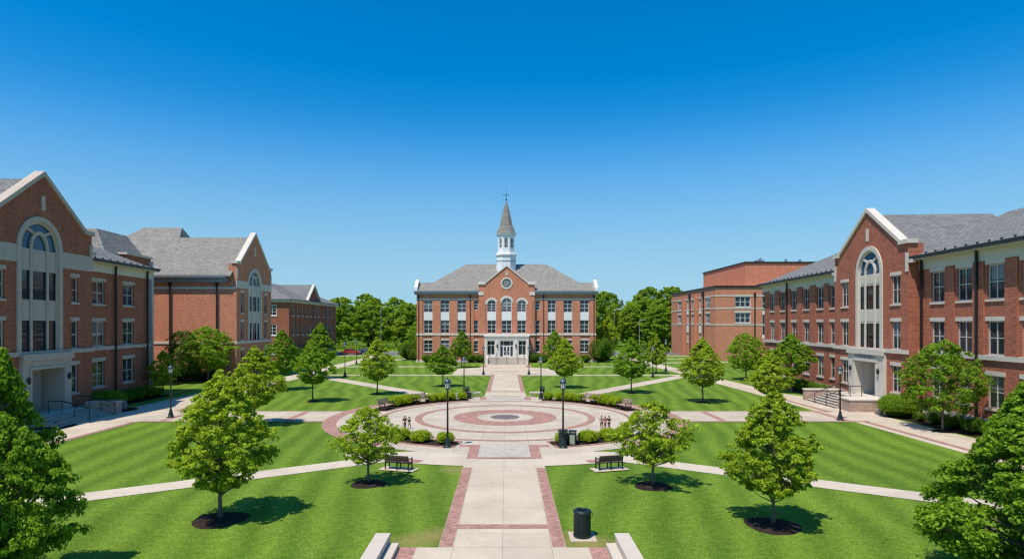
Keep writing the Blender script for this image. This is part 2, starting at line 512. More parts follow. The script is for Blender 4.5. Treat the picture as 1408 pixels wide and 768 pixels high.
def great_window(root, F, c, W, za, zs, rise, panels, stone='stone'):
    """tall arched stone window with mullions, blank panels and an inner arch; W is the outer width of the surround"""
    T = F @ Matrix.Translation((c, 0, za)); H = zs-za
    r = W/2; b = W*.085
    m = MB()
    m.band(archline(-r, r, 0, H, rise), archline(-r+b, r-b, 0, H, rise*(r-b*.95)/(r-b)), -.1, .3)
    m.band(archline(-r+b, r-b, 0, H, rise*(r-b*.95)/(r-b)), archline(-r+b*1.4, r-b*1.4, 0, H, rise*(r-b*1.36)/(r-b*1.4)), .04, .2)
    ri = r-b*1.4; rr = rise*(r-b*1.36)/(r-b*1.4)
    f = m.build('great_arched_window', M[stone], root, M=T)
    mu = MB()
    mc = ri*.47; mw = W*.044
    for sx in (-1, 1):
        mu.box(sx*mc-mw/2, sx*mc+mw/2, .01, .2, 0, H+.02)
    ia = archline(-mc-mw/2, mc+mw/2, H, H, 1.35)[1:-1]; ib = archline(-mc+mw/2, mc-mw/2, H, H, 1.35)[1:-1]
    mu.band(ia, ib, .016, .195)
    for sx in (-1, 1):
        a0 = Vector((sx*(mc+mw/2)*math.cos(R(58)), 0, H+(mc+mw/2)*1.35*math.sin(R(58))))
        a1 = Vector((sx*ri*1.0*math.cos(R(47)), 0, H+ri*rr*math.sin(R(47))))
        d = (a1-a0).normalized(); n = Vector((-d.z, 0, d.x))*mw*.45
        p = [a0+n, a0-n, a1-n, a1+n]
        if sx < 0: p = p[::-1]
        q = [(v.x, v.z) for v in p]
        ar = sum(q[i][0]*q[(i+1) % 4][1]-q[(i+1) % 4][0]*q[i][1] for i in range(4))
        mu.prism(q if ar > 0 else q[::-1], .03, .19)
    mu.build('mullion', M[stone], f)
    pn = MB()
    for z0, z1 in panels:
        for x0, x1 in ((-ri, -mc-mw/2), (-mc+mw/2, mc-mw/2), (mc+mw/2, ri)):
            pn.box(x0, x1, .1, .19, z0-za, z1-za)
            pn.box(x0+.12, x1-.12, .07, .1, z0-za+.18, z1-za-.18)
    build_each(pn, 'panel', M[stone], f)
    fr = MB()
    for x0, x1 in ((-ri, -mc-mw/2), (-mc+mw/2, mc-mw/2), (mc+mw/2, ri)):
        zz = 0.0
        for z0, z1 in [(z0-za, z1-za) for z0, z1 in panels] + [(H+.05, H+.06)]:
            fr.box(x0, x0+.05, .11, .16, zz, z0); fr.box(x1-.05, x1, .11, .16, zz, z0)
            if z0-zz > 1: fr.box(x0+.05, x1-.05, .115, .155, (zz+z0)/2-.03, (zz+z0)/2+.03)
            zz = z1
    fr.build('sash', M['dark'], f)
    zc = panels[-1][0]-za+.2
    g = MB(); g.face([(x, .17, z) for x, z in arch(-ri, ri, zc, H, rr)])
    g.build('pane', M['glass_sky'], f)
    g = MB(); g.face([(x, .17, z) for x, z in rect(-ri, ri, .01, zc-.01)])
    g.build('pane', M['glass'], f)
    hole = [(x+c, z+za) for x, z in arch(-r+.1, r-.1, 0, H, rise*(r-.1*.9)/(r-.1), 20)]
    return f, hole

def downspout(mb, x, z0, z1, y=-.1, r=.06, head=True):
    mb.box(x-r, x+r, y-r, y+r, z0, z1)
    if head: mb.box(x-.16, x+.16, y-.14, y+.1, z1-.45, z1-.05)

def slab_roof(mb, pts, th=.12):
    """roof plane: polygon of 3-D points (outer side up), given a thickness downwards"""
    P = [Vector(p) for p in pts]
    n = (P[1]-P[0]).cross(P[2]-P[0]).normalized()
    if n.z < 0: P = P[::-1]
    k = len(P); Q = [p - Vector((0, 0, th)) for p in P]
    faces = [tuple(range(k)), tuple(range(2*k-1, k-1, -1))] + [(i, i+k, (i+1) % k + k, (i+1) % k) for i in range(k)]
    mb.add(P+Q, faces)

def xf(x=0, y=0, z=0, rz=0):
    return Matrix.Translation((x, y, z)) @ Matrix.Rotation(rz, 4, 'Z')

def gable_face(root, wall, F, hw, z0, zs, za, holes, cop='stone', kn=.9, cw=.3):
    """gabled brick front in the plane of F, with stone coping and kneelers (F: x right, y into the building)"""
    wall.M = F
    outer = [(-hw, z0), (hw, z0), (hw, zs), (hw-kn, zs), (0, za), (-hw+kn, zs), (-hw, zs)]
    wall.facade(outer, holes, .3)
    wall.face([(-hw, .5, zs-3), (-hw, .5, zs), (-hw+kn, .5, zs), (0, .5, za), (hw-kn, .5, zs), (hw, .5, zs), (hw, .5, zs-3)])
    c = MB(F)
    sl = math.atan2(za-zs, hw-kn)
    nx, nz = math.sin(sl)*cw, math.cos(sl)*cw
    for sx in (-1, 1):
        q = [(sx*(hw-kn), zs), (0, za), (0, za+cw/math.cos(sl)), (sx*(hw-kn)+sx*nx*.0, zs+cw/math.cos(sl))]
        if sx > 0: q = [(sx*(hw-kn), zs), (sx*(hw-kn), zs+cw/math.cos(sl)), (0, za+cw/math.cos(sl)), (0, za)]
        ar = sum(q[i][0]*q[(i+1) % 4][1]-q[(i+1) % 4][0]*q[i][1] for i in range(4))
        c.prism(q if ar > 0 else q[::-1], -.16, .62)
        x0, x1 = sorted((sx*(hw-kn-.25), sx*(hw+.16)))
        c.box(x0, x1, -.2, .66, zs-.02, zs+.32)
    c.build('coping', M[cop], root)

# ------------------------------------------------------------------ main hall
def main_hall():
    t = thing('college_hall', 'red brick hall with white steeple and central gable, facing down the main walk', 'building', (-.15, 119.5, 0))
    I = Matrix.Identity(4)
    w = MB()
    TOP = (9.78, 12.2); MID = (5.68, 8.2); LOW = (2.0, 4.3)
    cw = 1.72
    wings = [-15.32, -12.05, -8.7, 8.9, 12.12, 15.4]
    narrow = [-5.95, 6.2]
    holes = []; spec = []
    for x in wings:
        for za, zb in (TOP, MID, LOW):
            holes.append(rect(x-cw/2, x+cw/2, za, zb)); spec.append((x-cw/2, x+cw/2, za, zb, 2))
    for x in narrow:
        for za, zb in ((10.2, 12.0), (5.68, 8.2), (2.0, 4.2)):
            holes.append(rect(x-.45, x+.45, za, zb)); spec.append((x-.45, x+.45, za, zb, 1))
    w.M = I
    w.facade([(-17.6, 0), (17.6, 0), (17.6, 13.3), (-17.6, 13.3)], holes, .22)
    w.M = xf(17.6, 0, 0, R(90)); w.facade([(0, 0), (20, 0), (20, 13.3), (0, 13.3)], [])
    w.M = xf(-17.6, 20, 0, R(-90)); w.facade([(0, 0), (20, 0), (20, 13.3), (0, 13.3)], [])
    w.M = xf(17.6, 20, 0, R(180)); w.facade([(0, 0), (35.2, 0), (35.2, 13.3), (0, 13.3)], [])
    # piers between the bays
    w.M = I
    for x in (-17.0, -13.7, -10.38, -7.15, 7.4, 10.5, 13.75, 17.05):
        wd = .78 if abs(x) < 16 else .55
        w.box(x-wd, x+wd, -.12, -.002, 5.62, 12.1)
        w.box(x-wd, x+wd, -.12, -.002, .4, 5.28)
    # central gable
    G = xf(.1, -.75)
    ah = []
    bays = [(-2.93, .86, 11.35), (.0, .98, 11.6), (2.95, .86, 11.35)]
    for x, r, zs in bays:
        ah.append(arch(x-r, x+r, 9.85, zs))
        ah.append(rect(x-r+.02, x+r-.02, 5.7, 8.15))
    ah.append([(1.0*math.cos(a), 15.45+1.0*math.sin(a)) for a in [2*math.pi*k/28 for k in range(28)]])
    gw = MB()
    gable_face(t, w, G, 5.45, 0, 15.2, 18.75, ah, 'stone_white', 1.05, .2)
    for sx in (-1, 1):
        w.M = xf(.1 + sx*5.45, -.75 if sx > 0 else 1.2, 0, R(90*sx)); w.facade([(0, 0), (1.95 if sx > 0 else 1.95, 0), (1.95, 15.2), (0, 15.2)], [])
    w.M = I
    for x, sx in ((-4.55, 1), (-1.47, 1), (1.67, 1), (4.75, 1)):
        w.box(x-.42, x+.42, -.87, -.752, 5.62, 12.0)
    w.build('wall', M['brick_sunlit'], t)
    for xa, xb, za, zb, c in spec:
        win(t, I, xa, xb, za, zb, c, (.34, .67), 'white', .07, .06, 0 if za > 5 else .22, za < 5, .11, 'glass_blue' if za > 9 else 'glass', 'stone_white')
    for x, r, zs in bays:
        arched_win(t, G, x-r, x+r, 9.85, zs, .42, gmat='glass_blue', smat='stone_white')
        win(t, G, x-r+.02, x+r-.02, 5.7, 8.15, 2, (.34, .67), 'white', .07, .06, 0, False, .11, 'glass')
    # white panels between the upper windows
    for x in wings:
        p = MB(); p.box(x-cw/2, x+cw/2, -.03, -.003, 8.22, 9.76); build_each(p, 'panel', M['white'], t)
    for x, r, zs in bays:
        p = MB(G); p.box(x-r, x+r, -.03, -.003, 8.2, 9.83); build_each(p, 'panel', M['white'], t)
    # stone bands
    b = MB()
    b.box(-17.72, -5.42, -.2, -.003, 5.28, 5.62); b.box(5.62, 17.72, -.2, -.003, 5.28, 5.62)
    b.box(-5.6, 5.8, -.95, -.753, 5.28, 5.62)
    xs = [-17.66] + [e for x in sorted(wings[:3]) for e in (x-cw/2-.02, x+cw/2+.02)] + [-5.42]
    b.box(-17.66, -5.42, -.15, -.003, 12.22, 12.5); b.box(5.62, 17.66, -.15, -.003, 12.22, 12.5)
    b.box(-17.8, -5.42, -.16, -.004, 0, .42); b.box(5.62, 17.8, -.16, -.004, 0, .42)
    b.M = G
    for sx in (-1, 1):
        b.box(sx*5.52, sx*4.5, -.1, -.003, 13.1, 13.75)
        b.box(sx*5.6, sx*4.3, -.14, .3, 15.15, 15.75)
    b.box(-.12, .12, -.06, -.003, 16.9, 17.75); b.box(-.24, .24, -.055, -.004, 17.15, 17.35)
    build_each(b, 'stone_band', M['stone_white'], t)
    # round window
    rw = MB(G)
    circ = lambda r: [(r*math.cos(a), 15.45+r*math.sin(a)) for a in [2*math.pi*k/28 for k in range(29)]]
    rw.band(circ(1.16), circ(.88), -.08, .14)
    f = rw.build('round_window', M['stone_white'], t)
    g = MB(G); g.face([(x, .1, z) for x, z in circ(.95)[:-1]]); g.build('pane', M['glass_blue'], f)
    q = MB(G)
    for a in range(4):
        d = math.pi*a/4
        c_, s_ = math.cos(d), math.sin(d)
        q.prism([(-.86*c_+.025*s_, 15.45-.86*s_-.025*c_), (.86*c_+.025*s_, 15.45+.86*s_-.025*c_), (.86*c_-.025*s_, 15.45+.86*s_+.025*c_), (-.86*c_-.025*s_, 15.45-.86*s_+.025*c_)], .02+.004*a, .06+.004*a)
    q.band(circ(.46), circ(.39), .015, .055)
    q.build('tracery', M['frame'], f)
    # cornice and gutter
    c = MB()
    for x0, x1 in ((-18.0, -5.42), (5.62, 18.0)):
        c.box(x0, x1, -.45, .05, 13.28, 13.62); c.box(x0, x1, -.62, .05, 13.62, 13.95)
    c.box(17.6, 18.0, .05, 20.4, 13.28, 13.95); c.box(-18.0, -17.6, .05, 20.4, 13.28, 13.95); c.box(-17.6, 17.6, 20.0, 20.4, 13.28, 13.95)
    c.build('cornice', M['grey_metal'], t)
    g = MB()
    for x0, x1 in ((-18.1, -5.42), (5.62, 18.1)):
        g.box(x0, x1, -.78, -.6, 13.72, 14.02)
    build_each(g, 'gutter', M['grey_metal'], t)
    for x in (-17.2, -7.05, 7.35, 17.25):
        d = MB(); downspout(d, x, .1, 13.2, -.19); d.build('downspout', M['dark'], t)
    # roof with shoulders, hips and raised end fins
    r = MB()
    ze, y0, y1 = 14.0, -.7, 20.6
    zr, ym, xr = 20.2, 9.9, 8.5
    sl = (zr-ze)/(ym-y0); zsld = 15.75; ys = y0+(zsld-ze)/sl; yb = y1-(zsld-ze)/sl
    slab_roof(r, [(-17.55, y0, ze), (17.55, y0, ze), (17.55, ys, zsld), (14.7, ys, zsld), (xr, ym, zr), (-xr, ym, zr), (-14.7, ys, zsld), (-17.55, ys, zsld)])
    slab_roof(r, [(17.55, y1, ze), (-17.55, y1, ze), (-17.55, yb, zsld), (-14.7, yb, zsld), (-xr, ym, zr), (xr, ym, zr), (14.7, yb, zsld), (17.55, yb, zsld)])
    for sx in (-1, 1):
        slab_roof(r, [(sx*14.7, ys, zsld), (sx*14.7, yb, zsld), (sx*xr, ym, zr)])
        slab_roof(r, [(sx*17.55, ys, zsld), (sx*17.55, yb, zsld), (sx*14.7, yb, zsld+.002), (sx*14.7, ys, zsld+.002)])
    # cross gable roof
    za = 18.6
    yint = y0+(za-ze)/sl
    for sx in (-1, 1):
        slab_roof(r, [(.1, -.3, za), (.1+sx*4.45, -.3, 15.1), (.1+sx*4.45, yint, 15.1), (.1, yint+.4, za)])
    r.build('roof', M['roof'], t)
    e = MB()
    for sx in (-1, 1):
        x0, x1 = sx*17.35, sx*17.95
        q = [(-.85, 13.9), (-.2, 13.9), (1.6, 15.5), (2.4, 15.75), (2.4, 16.15), (1.3, 16.25), (-.85, 14.6)]
        e.M = Matrix(((0, -1, 0, 0), (1, 0, 0, 0), (0, 0, 1, 0), (0, 0, 0, 1)))
        e.prism(q, -x0, -x1) if -x0 < -x1 else e.prism(q, -x1, -x0)
    build_each(e, 'roof_fin', M['white'], t)
    # portico
    P = xf(.1, -2.0)
    p = MB(P)
    hol = [rect(-3.75, -2.3, 1.5, 4.25), rect(-1.32, 1.32, 1.2, 4.25), rect(2.3, 3.75, 1.5, 4.25)]
    p.facade([(-4.3, 1.0), (4.3, 1.0), (4.3, 5.0), (-4.3, 5.0)], hol, .5)
    p.M = xf(4.4, -2.0, 0, R(90)); p.facade([(0, 0), (1.25, 0), (1.25, 5), (0, 5)], [])
    p.M = xf(-4.2, -.75, 0, R(-90)); p.facade([(0, 0), (1.25, 0), (1.25, 5), (0, 5)], [])
    p.M = P
    p.box(-4.45, 4.45, -.16, 1.24, 5.0, 5.27)
    p.box(-4.36, 4.36, -.07, -.003, 4.55, 4.68)
    for x in (-4.05, -1.82, 1.82, 4.05):
        p.box(x-.2, x+.2, -.08, -.003, 1.2, 4.52)
    po = p.build('portico', M['stone_white'], t)
    for xa, xb in ((-3.75, -2.3), (2.3, 3.75)):
        win(t, P, xa, xb, 1.5, 4.25, 2, (.68,), 'white', .07, .06, 0, False, .3)
    d = MB(P)
    for xa, xb in ((-1.32, -1.2), (1.2, 1.32), (-.72, -.64), (.64, .72)):
        d.box(xa, xb, .3, .4, 1.2, 4.25)
    d.box(-1.2, 1.2, .305, .395, 3.2, 3.3); d.box(-1.2, 1.2, .31, .39, 4.17, 4.25)
    do = d.build('door_frame', M['white'], t)
    for sx in (-1, 1):
        l = MB(P)
        x0, x1 = sorted((sx*.02, sx*.63))
        l.box(x0, x0+.1, .32, .38, 1.22, 3.19); l.box(x1-.1, x1, .32, .38, 1.22, 3.19)
        l.box(x0+.1, x1-.1, .32, .38, 3.07, 3.19); l.box(x0+.1, x1-.1, .32, .38, 1.22, 1.42); l.box(x0+.1, x1-.1, .32, .38, 2.1, 2.18)
        dd = l.build('door', M['white'], t)
        h = MB(P); h.box(sx*.1-.02, sx*.1+.02, .27, .32, 2.0, 2.35); h.build('handle', M['dark'], dd)
    g = MB(P); g.face([(-1.3, .36, 1.22), (1.3, .36, 1.22), (1.3, .36, 4.2), (-1.3, .36, 4.2)]); g.build('door_pane', M['glass'], t)
    # steps, landing, rails
    s = MB(xf(.1))
    for i in range(8):
        s.box(-3.4, 3.4, -8.2+.42*i, -2.0-.002*i, .15*i-(.05 if i == 0 else 0), .15*(i+1)-.002*i)
    s.box(-4.3, 4.3, -2.0, -.77, 0, 1.0)
    s.build('steps', M['stair'], t)
    k = MB(xf(.1))
    for sx in (-1, 1):
        x0, x1 = sorted((sx*3.41, sx*3.95)); k.box(x0, x1, -8.0, -2.01, 0, 1.25)
    k.build('cheek_wall', M['stone_white'], t)
    for x in (-3.3, -1.95, 0, 1.95, 3.3):
        h = MB(xf(.1)); h.tube([(x, -8.1, .1), (x, -8.1, 1.05), (x, -5.2, 2.1), (x, -3.6, 2.1), (x, -3.6, 1.2)], .035, 6)
        h.build('handrail', M['dark'], t)
    for sx in (-1, 1):
        l = MB(P); l.lathe([(.06, 2.9), (.13, 3.0), (.16, 3.4), (.08, 3.55), (.02, 3.65)], 8, (sx*1.82, -.18)); l.build('wall_lamp', M['dark'], t)
    # steeple
    S = xf(0, 8.0)
    ro = R(22.5); q8 = 1/math.cos(R(22.5))
    b = MB(S)
    b.lathe([(2.0*q8, 17.5), (2.0*q8, 21.6), (2.22*q8, 21.75), (2.22*q8, 22.0), (1.85*q8, 22.2), (1.85*q8, 22.45)], 8, rot=ro)
    b.lathe([(1.72*q8, 22.45), (1.72*q8, 22.9)], 8, rot=ro)
    st = b.build('steeple', M['white'], t)
    tr = MB(S); tr.lathe([(2.06*q8, 20.5), (2.06*q8, 20.62)], 8, rot=ro); tr.build('trim', M['grey_metal'], st)
    ln = MB()
    for k in range(8):
        A = S @ Matrix.Rotation(R(45*k), 4, 'Z') @ Matrix.Translation((0, -1.72, 0))
        ln.M = A
        hw = 1.72*math.tan(R(22.5))
        ln.facade([(-hw, 22.9), (hw, 22.9), (hw, 26.0), (-hw, 26.0)], [arch(-.38, .38, 23.3, 25.0)], .2)
        f = MB(A); f.band(archline(-.38, .38, 23.3, 25.0), archline(-.3, .3, 23.38, 25.0), .08, .14); f.box(-.3, .3, .09, .13, 24.1, 24.16); f.box(-.025, .025, .085, .135, 23.3, 25.3)
        fo = f.build('lantern_window', M['white'], st)
        g = MB(A); g.face([(x, .12, z) for x, z in arch(-.37, .37, 23.31, 25.0)]); g.build('pane', M['glass_blue'], fo)
    ln.M = S
    ln.lathe([(1.95*q8, 26.0), (2.05*q8, 26.15), (2.05*q8, 26.3)], 8, rot=ro)
    ln.build('lantern', M['white'], st)
    sp = MB(S)
    sp.lathe([(2.1*q8, 26.3), (1.95*q8, 26.55), (1.55*q8, 27.6), (1.36*q8, 28.0), (.95*q8, 30.0), (.5*q8, 31.9), (.06, 33.3)], 8, rot=ro)
    sp.build('spire', M['roof'], st)
    cr = MB(S)
    cr.lathe([(.03, 33.2), (.16, 33.5), (.16, 33.6), (.03, 33.75)], 10); cr.box(-.045, .045, -.045, .045, 33.7, 35.2); cr.box(-.55, .55, -.04, .04, 34.45, 34.54)
    cr.box(-.6, -.5, -.06, .06, 34.4, 34.6); cr.box(.5, .6, -.06, .06, 34.4, 34.6); cr.box(-.06, .06, -.06, .06, 35.18, 35.35)
    cr.build('cross', M['dark'], st)
    return t

# ------------------------------------------------------------------ gabled halls left and right
def eave(root, F, x0, x1, z, y, over=.75, frieze=.85, gut=True):
    """cream frieze board, soffit and dark gutter along a wall top (top of wall at z, wall plane y)"""
    m = MB(F)
    m.box(x0, x1, y-.06, y-.003, z-frieze, z-.22)
    m.box(x0, x1, y-.14, y-.003, z-.22, z-.06)
    m.build('frieze', M['frieze'], root)
    m = MB(F)
    m.box(x0, x1, y-over, y+.1, z-.06, z+.04); m.box(x0, x1, y-over-.02, y-over+.03, z-.05, z+.2)
    m.build('soffit', M['frame'], root)
    if gut:
        m = MB(F); m.box(x0-.02, x1+.02, y-over-.17, y-over-.022, z+.08, z+.26); m.build('gutter', M['dark'], root)

def gabled_hall(name, label, loc, rz, P):
    t = thing(name, label, 'building', loc, rz)
    I = Matrix.Identity(4)
    w = MB()
    g = P['g']; hw = P['hw']; zb = P['z0']; F = xf(0, -g)
    ze = P['eave']
    # gable front
    gw, gh = great_window(t, F, P['ax'], P['aw'], P['asill'], P['aspring'], P['arise'], P['panels'], P.get('stone', 'stone'))
    holes = [gh]
    px, pw, pz0, pz1 = P['portal']
    if pw: holes.append(rect(px-pw/2, px+pw/2, pz0, pz1))
    ws = []
    for x, wd in P['gwin']:
        for za, zz in P['rows']:
            holes.append(rect(x-wd/2, x+wd/2, za, zz)); ws.append((x-wd/2, x+wd/2, za, zz, 1 if wd < 1.05 else 2))
    gable_face(t, w, F, hw, -.1, P['zs'], P['za'], holes, P.get('stone', 'stone'))
    for a in ws:
        win(t, F, a[0], a[1], a[2], a[3], a[4], smat=P.get('stone', 'stone'))
    dep = P['depth']
    for sx in (-1, 1):
        w.M = xf(sx*hw, -g if sx > 0 else g+dep-2*g, 0, R(90*sx))
        if sx < 0: w.M = xf(-hw, dep-g, 0, R(-90))
        sh = P['zs']-1.0; f_ = g+.3
        if sx > 0: w.facade([(0, -.1), (dep, -.1), (dep, sh), (f_, sh), (f_, P['zs']), (0, P['zs'])], [])
        else: w.facade([(0, -.1), (dep, -.1), (dep, P['zs']), (dep-f_, P['zs']), (dep-f_, sh), (0, sh)], [])
    w.M = xf(hw, dep-g, 0, R(180)); w.facade([(0, -.1), (2*hw, -.1), (2*hw, P['zs']-1.0), (hw, P['za']-.6), (0, P['zs']-1.0)], [])
    # wings
    for x0, x1, xs, wd in P['wings']:
        w.M = I
        holes = []
        for x in xs:
            for za, zz in P['rows']:
                holes.append(rect(x-wd/2, x+wd/2, za, zz))
                win(t, I, x-wd/2, x+wd/2, za, zz, 2, smat=P.get('stone', 'stone'))
        w.facade([(x0, -.1), (x1, -.1), (x1, ze), (x0, ze)], holes, .3)
        for a, b in zip(xs, xs[1:]):
            m = (a+b)/2; hp = (b-a)/2 - wd/2 - .22
            if hp > .2 and P.get('piers'):
                w.box(m-hp, m+hp, -.1, -.002, P['belt'][1]+.01, ze-.9)
        if x1 > hw + 1:
            w.M = xf(x1, 0, 0, R(90)); w.facade([(0, -.1), (P['wdepth'], -.1), (P['wdepth'], ze), (0, ze)], [])
        if x0 < -hw - 1:
            w.M = xf(x0, P['wdepth'], 0, R(-90)); w.facade([(0, -.1), (P['wdepth'], -.1), (P['wdepth'], ze), (0, ze)], [])
        w.M = xf(x1, P['wdepth'], 0, R(180)); w.facade([(0, -.1), (x1-x0, -.1), (x1-x0, ze), (0, ze)], [])
        eave(t, I, x0 if x0 > 0 else x0-.5, x1 if x1 < 0 else x1+.5, ze, 0)
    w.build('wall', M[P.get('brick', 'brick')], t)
    # stone courses
    b = MB(F)
    z0, z1 = P['belt']
    b.box(-hw-.1, hw+.1, -.16, -.003, z0, z1)
    if P.get('gband'):
        a, c = P['gband']; e = P['aw']/2
        b.box(-hw-.04, P['ax']-e-.01, -.05, -.002, a, c); b.box(P['ax']+e+.01, hw+.04, -.05, -.002, a, c)
    zt = P['zs']-1.55
    for sx in (-1, 1):
        b.box(sx*(hw+.05), sx*(hw-.32), -.07, -.003, zt-.8, zt+.75)
        b.box(sx*(hw+.55), sx*(hw+.05), -.06, .3, zt-.1, zt+.18)
    b.box(-.2, .2, -.06, -.003, P['za']-2.7, P['za']-1.55)
    b.M = I
    for x0, x1, xs, wd in P['wings']:
        b.box(x0, x1, -.14, -.003, z0, z1)
        b.box(x0, x1, -.1, -.004, -.1, P['z0'])
    b.M = F
    if pw:
        b.box(-hw-.08, px-pw/2-.01, -.1, -.004, -.1, P['z0']); b.box(px+pw/2+.01, hw+.08, -.1, -.004, -.1, P['z0'])
    build_each(b, 'stone_band', M[P.get('stone', 'stone')], t)
    # roofs
    r = MB()
    ov = .8
    zr, yr = P['ridge']
    for x0, x1, xs, wd in P['wings']:
        hipL = x0 < 0; hipR = x1 > 0
        xa = x0-(.6 if hipL else 0); xb = x1+(.6 if hipR else 0)
        ra = x0 + (yr*.9 if hipL and P['hips'] else 0) - (0 if P['hips'] or not hipL else .6); rb = x1 - (yr*.9 if hipR and P['hips'] else 0)
        if ra > rb: ra = rb = (ra+rb)/2
        if hipL: rb = max(rb, -hw+.4)
        if hipR: ra = min(ra, hw-.4)
        zz = ze+.08
        ybk = P['wdepth']+ov
        slab_roof(r, [(xa, -ov, zz), (xb, -ov, zz), (rb, yr, zr), (ra, yr, zr)], .1)
        slab_roof(r, [(xb, ybk, zz), (xa, ybk, zz), (ra, yr, zr), (rb, yr, zr)], .1)
        if hipL: slab_roof(r, [(xa, ybk, zz), (xa, -ov, zz), (ra, yr, zr)], .1)
        if hipR: slab_roof(r, [(xb, -ov, zz), (xb, ybk, zz), (rb, yr, zr)], .1)
    for x0, x1, xs, wd in P['wings']:
        sg = MB(); x = x0+.9 if x0 > 0 else x0+2.4
        while x < (x1-.6 if x1 < 0 else x1-1.0):
            y_ = -ov+.75; z_ = ze+.08+(zr-ze-.08)*(y_+ov)/(yr+ov)
            sg.box(x-.07, x+.07, y_-.05, y_+.05, z_-.02, z_+.12); x += 1.15
        build_each(sg, 'snow_guard', M['dark'], t)
    v = MB()
    for x, y_ in ((14.5, yr-.5), (18.0, yr-.35), (-17.0, yr-.4)):
        if min(w_[0] for w_ in P['wings']) + 3 < x < max(w_[1] for w_ in P['wings']) - 3: v.lathe([(.07, zr-.7), (.07, zr+.35), (.11, zr+.36), (.11, zr+.45)], 8, (x, y_))
    build_each(v, 'vent_pipe', M['dark'], t)
    za = P['za']-.25
    for sx in (-1, 1):
        slab_roof(r, [(0, -g+.35, za), (sx*(hw-.15), -g+.35, P['zs']-.75), (sx*(hw-.15), dep-g, P['zs']-.75), (0, dep-g, za)], .1)
    r.build('roof', M['roof_dark' if P.get('slate') else 'roof'], t)
    if P.get('hipcap'):
        pass
    for x in P['spouts']:
        d = MB(I); downspout(d, x, 0, ze-.05, -.2, .075, False); d.build('downspout', M['dark'], t)
    # portal
    if pw:
        p = MB(F)
        ow = P['pdoor']; ch = P['portal_clear']
        zt = pz1
        x0, x1 = px-pw/2, px+pw/2
        o0, o1 = px-ow/2, px+ow/2
        p.box(x0, o0, -.3, .3, -.1, zt); p.box(o1, x1, -.3, .3, -.1, zt)
        p.box(o0, o1, -.3, .3, ch, zt)
        p.box(x0-.12, x1+.12, -.45, -.302, zt-.28, zt+.02); p.box(x0-.1, x1+.1, -.44, -.17, zt+.022, zt+.22)
        p.box(o0-.3, o1+.3, -.4, -.303, ch+.02, ch+.24); p.box(o0-.26, o0-.02, -.36, -.303, pz0+.05, ch+.01); p.box(o1+.02, o1+.26, -.36, -.303, pz0+.05, ch+.01)
        po = p.build('portal', M[P.get('stone', 'stone')], t)
        n = MB(F); n.box(o0+.02, o1-.02, -.325, -.302, ch+.32, zt-.34); n.build('name_panel', M['stone_dark' if P.get('sign') else P.get('stone', 'stone')], po)
        i = MB(F)
        i.face([(o0, 1.5, pz0), (o1, 1.5, pz0), (o1, 1.5, ch), (o0, 1.5, ch)]); i.face([(o0, .3, pz0), (o0, 1.5, pz0), (o0, 1.5, ch), (o0, .3, ch)]); i.face([(o1, 1.5, pz0), (o1, .3, pz0), (o1, .3, ch), (o1, 1.5, ch)])
        i.face([(o0, .3, ch), (o1, .3, ch), (o1, 1.5, ch), (o0, 1.5, ch)]); i.face([(o0, -.3, pz0+.003), (o1, -.3, pz0+.003), (o1, 1.5, pz0+.003), (o0, 1.5, pz0+.003)])
        i.build('porch', M[P.get('stone', 'stone')], po)
        for k in range(2):
            xa = o0+.15+k*(ow-.3)/2; xb = xa+(ow-.3)/2-.04
            d = MB(F); d.box(xa, xb, 1.36, 1.46, pz0+.02, ch-.5)
            d.box(xa+.18, xb-.18, 1.34, 1.36, pz0+.3, pz0+1.0); d.box(xa+.18, xb-.18, 1.34, 1.36, pz0+1.15, ch-.75)
            dd = d.build('door', M['door'], t)
            h = MB(F); hx = xb-.1 if k == 0 else xa+.1
            h.box(hx-.025, hx+.025, 1.28, 1.34, pz0+.95, pz0+1.3); h.build('handle', M['dark'], dd)
        for sx in (-1, 1):
            lx = px+sx*(ow/2+(pw-ow)/4)
            l = MB(F); l.lathe([(.03, ch-1.0), (.09, ch-.95), (.12, ch-.62), (.07, ch-.52), (.02, ch-.44)], 8, (lx, -.44)); l.box(lx-.04, lx+.04, -.43, -.3, ch-.8, ch-.7)
            l.build('wall_lamp', M['dark'], t)
        # landing, steps, cheek walls
        L = P['steps']   # x0, x1, y_front, y_landing, number
        s = MB()
        sx0, sx1, yf, yl, n = L
        h = pz0/n
        for k in range(n-1):
            y_ = yf + (yl-yf)*k/(n-1)
            s.box(sx0+.004*k, sx1-.004*k, y_, -g-.31, h*k-(.05 if k == 0 else -.001), h*(k+1))
        s.box(min(sx0, px-pw/2)+.02, max(sx1, px+pw/2)-.02, yl, -g-.305, -.05, pz0)
        s.build('steps', M['stair'], t)
        shade_strips = MB()  # dark strips on the step fronts, painted in place of shadow lines
        for k in range(n):
            y_ = yf + (yl-yf)*k/(n-1)
            shade_strips.box(sx0+.02, sx1-.02, y_-.012, y_-.002, h*k+.01, h*(k+1)-.055)
        shade_strips.build('riser_shade', M['riser_shade'], t)
        for x0, x1, y0, y1, zt in P['cheeks']:
            c = MB(); c.box(x0, x1, y0, y1, -.05, zt); k = c.build('cheek_wall', M['rubble'], t, .02)
            c = MB(); c.box(x0-.06, x1+.06, y0-.06, y1, zt+.002, zt+.14); c.build('cap', M[P.get('stone', 'stone')], k, .02)
        for x in P['rails']:
            rl = MB()
            rl.tube([(x, yf-.15, .0), (x, yf-.15, .95), (x, yl, pz0+.95), (x, yl+1.0, pz0+.95), (x, yl+1.0, pz0)], .04, 6)
            rl.tube([(x, (yf+yl)/2, pz0*.4), (x, (yf+yl)/2, pz0*.5+.95)], .03, 6); rl.tube([(x, yl, pz0), (x, yl, pz0+.93)], .03, 6)
            rl.build('handrail', M['dark'], t)
    return t

